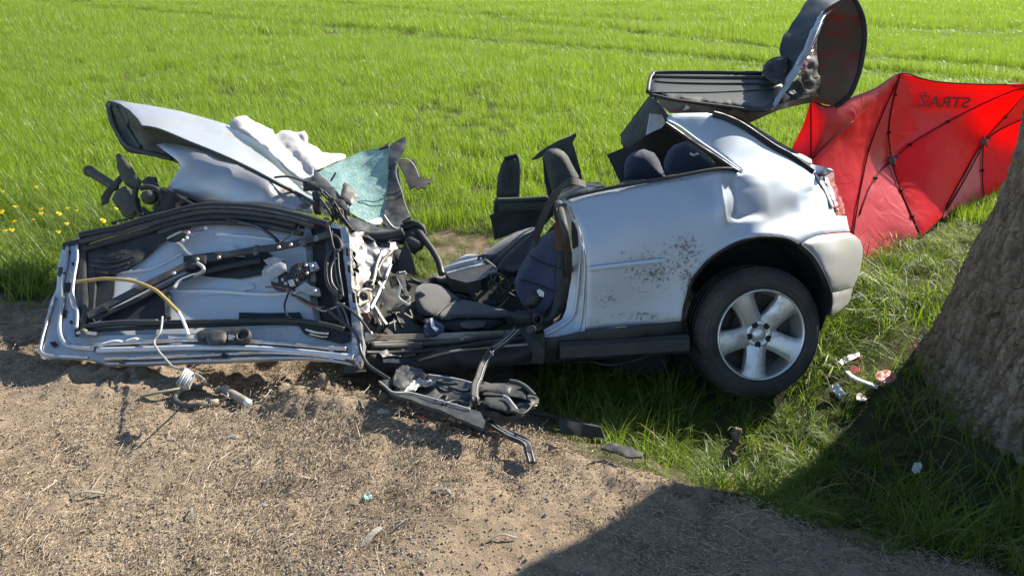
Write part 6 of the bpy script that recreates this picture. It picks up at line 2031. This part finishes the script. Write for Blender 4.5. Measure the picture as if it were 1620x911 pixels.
# cable, connector, hose and lift cylinder in front of the door
tube('control_wire', [P1(D(.08), 257, 501), P1(D(.085), 254, 524), P1(D(.075), 244, 540), P1(D(.08), 250, 554), P1(D(.09), 262, 568), V(272, 579, 3.22), V(282, 583, 3.16), V(293, 582, 3.12)], .005, m_cable_g, None, n=6, label='thin grey wire hanging over the door edge down to a connector block', cat='wire')
cb = thing('connector_block', 'ribbed grey connector block hanging above the hose', 'connector', V(293, 597, 3.06) + Vector((0, 0, -.05)))
CBK = dep((293, 581, 3.10), (308, 591, 3.08), (297, 610, 3.03), (279, 606, 3.05))
sheet('block_body', [(293, 580), (300, 584), (309, 591), (303, 601), (297, 610), (287, 609), (278, 606), (285, 594)], CBK, m_lightgrey, cb, sp=4, th=.03, roll=(.004, 2))
for k in range(5):
    t = k / 4
    tube('block_rib', PL(push(CBK, .005), [(294 + 13 * t, 583 + 8 * t), (281 + 15 * t, 605 + 4 * t)]), .004, m_white if k % 2 else m_lightgrey, cb, n=6)
for t in (.1, .5):
    tube('block_pin', PL(CBK, [(280 + 17 * t, 605 + 4 * t), (277 + 17 * t, 613 + 4 * t)]), .0022, m_steel, cb, n=5)
tube('pigtail_wire', [V(308, 590, 3.07), V(318, 596, 3.05), V(324, 602, 3.03), G(325, 608, .03)], .004, m_cable_g, None, n=6, label='short grey wire curling from the connector block to the hose', cat='wire')
gtube('copper_rod', [(222, 627, .012), (250, 621, .03), (277, 616, .035), (305, 611, .035), (323, 608, .035), (334, 611, .03)], .0065, m_sill, n=8, label='thin dusty tan rod lying across the heap of soil', cat='rod')
hs = thing('bent_hose', 'thick dusty grey hose bent in a U on the soil', 'hose', G(300, 636))
gtube('hose_body', [(320, 614, .035), (308, 613, .04), (296, 615, .04), (284, 620, .03), (277, 627, .025), (278, 634, .02), (288, 640, .018), (304, 642, .018), (320, 640, .018), (334, 637, .018)], .0125, m_grime, hs, n=10)
gtube('hose_end', [(330, 638, .018), (345, 636, .018)], .015, m_sill, hs, n=10)
gtube('hose_pipe', [(345, 637, .016), (358, 637, .016), (364, 636, .018)], .007, m_sill, hs, n=8)
cyl = thing('damper_cylinder', 'short brown metal cylinder with a pale cap, lying on the soil beside the hose', 'cylinder', G(372, 635))
a, b = G(353, 615, .045), G(392, 637, .02)
d = (b - a).normalized()
v, f = lathe_geo([(.001, 0), (.016, 0), (.018, .006), (.018, (b - a).length - .03), (.014, (b - a).length - .025), (.013, (b - a).length), (.001, (b - a).length)], a, d, (0, 0, 1), 18)
mesh('cylinder_body', v, f, m_sill, cyl)
v, f = lathe_geo([(.001, 0), (.013, 0), (.017, .006), (.017, .018), (.008, .022), (.001, .024)], b - d * .012, d, (0, 0, 1), 14)
mesh('cylinder_cap', v, f, m_white, cyl)
v, f = lathe_geo([(.001, -.01), (.012, -.008), (.012, .012), (.007, .016), (.001, .016)], a + Vector((-.012, -.02, .0)), (-1, -.2, .1), (0, 0, 1), 12)
mesh('cylinder_port', v, f, m_sill, cyl)
gtube('cylinder_pipe', [(327, 631, .015), (342, 633, .02), (354, 632, .03), (360, 627, .04), (359, 621, .045)], .005, m_steel, cyl, n=6)
for pts, lb in (([(386, 616, .08), (388, 622, .06), (392, 633, .02)], 'stiff dark wire sticking up beside the cylinder cap'), ([(402, 632, .03), (408, 636, .03), (414, 637, .025), (418, 640, .01)], 'curled dark wire end on the edge of the shade right of the cylinder')):
    gtube('wire_end', pts, .0022, m_steel, n=5, smooth=4, label=lb, cat='wire')

# small plastic bits
def chip(name, px, py, pts, m, label, cat, up=.01, th=.006, rough=(.02, .006), parent=None, **kw):
    c = G(px, py, up)
    t = Plane(c, Vector((rnd.gauss(0, .2), -.35 + rnd.gauss(0, .15), 1)))
    return sheet(name, [(px + a, py + b) for a, b in pts], t.fn(), m, parent, sp=3, th=th, rough=rough, label=label, cat=cat, **kw)


m_bright_red = mat('red_plastic', (.52, .06, .045), .4, col2=(.40, .10, .08), nscale=30)
m_pink = mat('pale_red_plastic', (.50, .16, .13), .5, col2=(.40, .12, .10), nscale=25)
chip('red_fragment', 1401, 594, [(-17, -2), (-8, -8), (4, -10), (14, -5), (18, 3), (8, 10), (-6, 11), (-14, 6)], m_pink, 'largest pale red lens fragment, lying by the trunk shadow', 'lens fragment', .05, rough=(.03, .01))
chip('red_fragment', 1354, 584, [(-8, -3), (2, -7), (9, -2), (8, 6), (-3, 7), (-9, 3)], m_bright_red, 'bright red lens fragment between the two white strips', 'lens fragment', .05)
chip('red_fragment', 1354, 567, [(-10, 3), (0, -4), (12, -6), (12, -1), (0, 6)], m_bright_red, 'narrow red lens fragment touching the upper white strip', 'lens fragment', .05)
chip('red_fragment', 1454, 547, [(-10, 0), (-2, -6), (10, -4), (11, 4), (0, 8), (-8, 6)], m_pink, 'pink lens fragment close against the tree foot', 'lens fragment', .06)
chip('white_strip', 1344, 566, [(-18, 6), (-6, -3), (10, -8), (16, -9), (16, -3), (4, 3), (-12, 11)], m_clear, 'clear white strip with a ragged end above the red fragments', 'strip', .07, rough=(.03, .005))
sw = tube('white_strip', [G(1340, 588, .06), G(1350, 597, .06), G(1366, 604, .055), G(1380, 609, .045), G(1388, 612, .035)], 1, m_white, None, flat=(.026, .012), label='curved white plastic strip below the red fragments', cat='strip')
chip('clear_lamp_piece', 1324, 616, [(-9, -6), (-2, -9), (6, -4), (10, 4), (8, 10), (0, 8), (-7, 3)], m_clear, 'broken clear lamp piece in the grass right of the tyre', 'lamp piece', .05, .02, (.014, .012, 1))
ck = thing('socket_piece', 'small grey and black lamp socket lying between strip and shadow', 'socket', G(1362, 628))
chip('socket_body', 1362, 628, [(-9, -4), (-3, -7), (6, -4), (10, 2), (4, 7), (-6, 5)], m_black, None, None, .04, .02, parent=ck)
chip('socket_rim', 1362, 627, [(-7, -1), (6, 2), (8, 6), (2, 7), (-7, 4)], m_bright, None, None, .06, .006, parent=ck)
chip('paper_scrap', 1450, 740, [(-8, 2), (-4, -6), (6, -8), (9, -3), (4, 8), (-4, 9)], m_white, 'crumpled white paper scrap in the tree shade', 'paper', .06, .003, (.016, .014, 1))
chip('pale_chip', 606, 652, [(-10, -2), (-4, -6), (10, -3), (9, 2), (-8, 2)], m_sill, 'pale beige chip of trim at the shade edge below the sill', 'chip', .02)
chip('orange_chip', 668, 661, [(-3, -3), (3, -4), (4, 3), (-3, 3)], m_bright_red, 'tiny orange chip on the soil right of the beige chip', 'chip', .02)
m_green_gl = mat('green_glass', (.25, .52, .42), .2, col2=(.40, .62, .55), nscale=40, spec=.7)
chip('glass_crumb', 582, 785, [(-6, -3), (0, -6), (6, -3), (7, 4), (0, 5), (-5, 4)], m_green_gl, 'green glass crumbs in the middle of the soil', 'glass', .012, .012, (.008, .006, 1))
chip('pale_chip', 416, 797, [(-6, 0), (-2, -3), (6, -1), (5, 3), (-4, 3)], m_white, 'white chip on the soil left of the green glass', 'chip', .01)
chip('pale_chip', 370, 690, [(-5, 0), (-1, -2), (6, -1), (4, 2)], m_white, 'small white chip on the soil below the bent hose', 'chip', .01)
m_wood = mat('split_wood', (.30, .27, .22), .8, col2=(.18, .16, .13), nscale=30, stretch=(1, 8, 1))
for px, py, a, ln, w, lb in ((590, 848, 1.0, .13, .022, 'grey split of wood standing out near the lower middle of the soil'), (427, 760, 1.25, .08, .010, 'pale dry leaf blade on the soil above the white chip'), (795, 852, .05, .12, .008, 'dark thin twig on the soil left of the tree shadow'), (475, 758, .1, .09, .009, 'short dark twig lying level in mid soil'), (140, 782, .1, .14, .012, 'bent brown twig on the soil at far side of the gravel'), (275, 690, 2.2, .14, .007, 'long straw stalk lying slantwise below the tan rod'), (305, 812, 2.0, .08, .007, 'curved straw stalk left of the white chip'), (632, 828, .95, .10, .006, 'upright looking straw right of the wood split'), (700, 778, 2.9, .09, .012, 'flat brown sliver on the soil right of the glass crumbs')):
    c = G(px, py, .008)
    d = Vector((math.cos(a), math.sin(a), .05)) * ln * .36
    q = Vector((rnd.gauss(0, .008), rnd.gauss(0, .008), .012))
    tube('wood_splinter' if w > .009 else 'stalk', [c - d, c + q, c + d], 1, m_wood, None, flat=(w, w * .35), smooth=4, label=lb, cat='splinter' if w > .009 else 'stalk')
# rotten stump in the ditch
m_rot = mat('rotten_wood', (.065, .05, .036), .95, col2=(.15, .125, .095), nscale=22, bump=.9, bscale=45, bdist=.012)
st = thing('rotten_stump', 'thin rotten stump standing in the ditch below the tyre', 'stump', G(1148, 745))
z0 = G(1150, 740)
pts = [z0 + Vector((0, 0, -.05)), z0 + Vector((.0, .0, .06)), z0 + Vector((.022, .02, .10)), z0 + Vector((.026, .03, .14)), z0 + Vector((.036, .03, .18))]
v, f = tube_geo(pts, [.03, .026, .018, .016, .012], 16, 6)
v = [Vector(p) + Vector((mnoise.noise(Vector(p) * 28), mnoise.noise(Vector(p) * 28 + Vector((9, 0, 0))), 0)) * .022 for p in v]
mesh('stump_body', v, f, m_rot, st)
for i in range(7):
    a = pts[rnd.randrange(1, 5)] + Vector((rnd.gauss(0, .02), -.03, rnd.gauss(0, .03)))
    v, f = box_geo(a, (Vector((rnd.gauss(0, .3), rnd.gauss(0, .3), 1)), (1, rnd.gauss(0, .3), 0), (0, 1, 0)), (.05, .02, .014), .25)
    mesh('bark_flake', v, f, m_bark, st, smooth=False)
chip('wood_block', 1152, 755, [(-9, -6), (8, -8), (9, 4), (-7, 8)], m_wood, 'small squared wood block at the stump foot', 'wood block', .03, .03, (.03, .004))
chip('cardboard_piece', 1190, 748, [(-12, 4), (-4, -8), (8, -9), (14, 2), (4, 9), (-8, 9)], m_sill, 'curled pale brown bark piece right of the rotten stump', 'bark piece', .04, .006, (.03, .012))
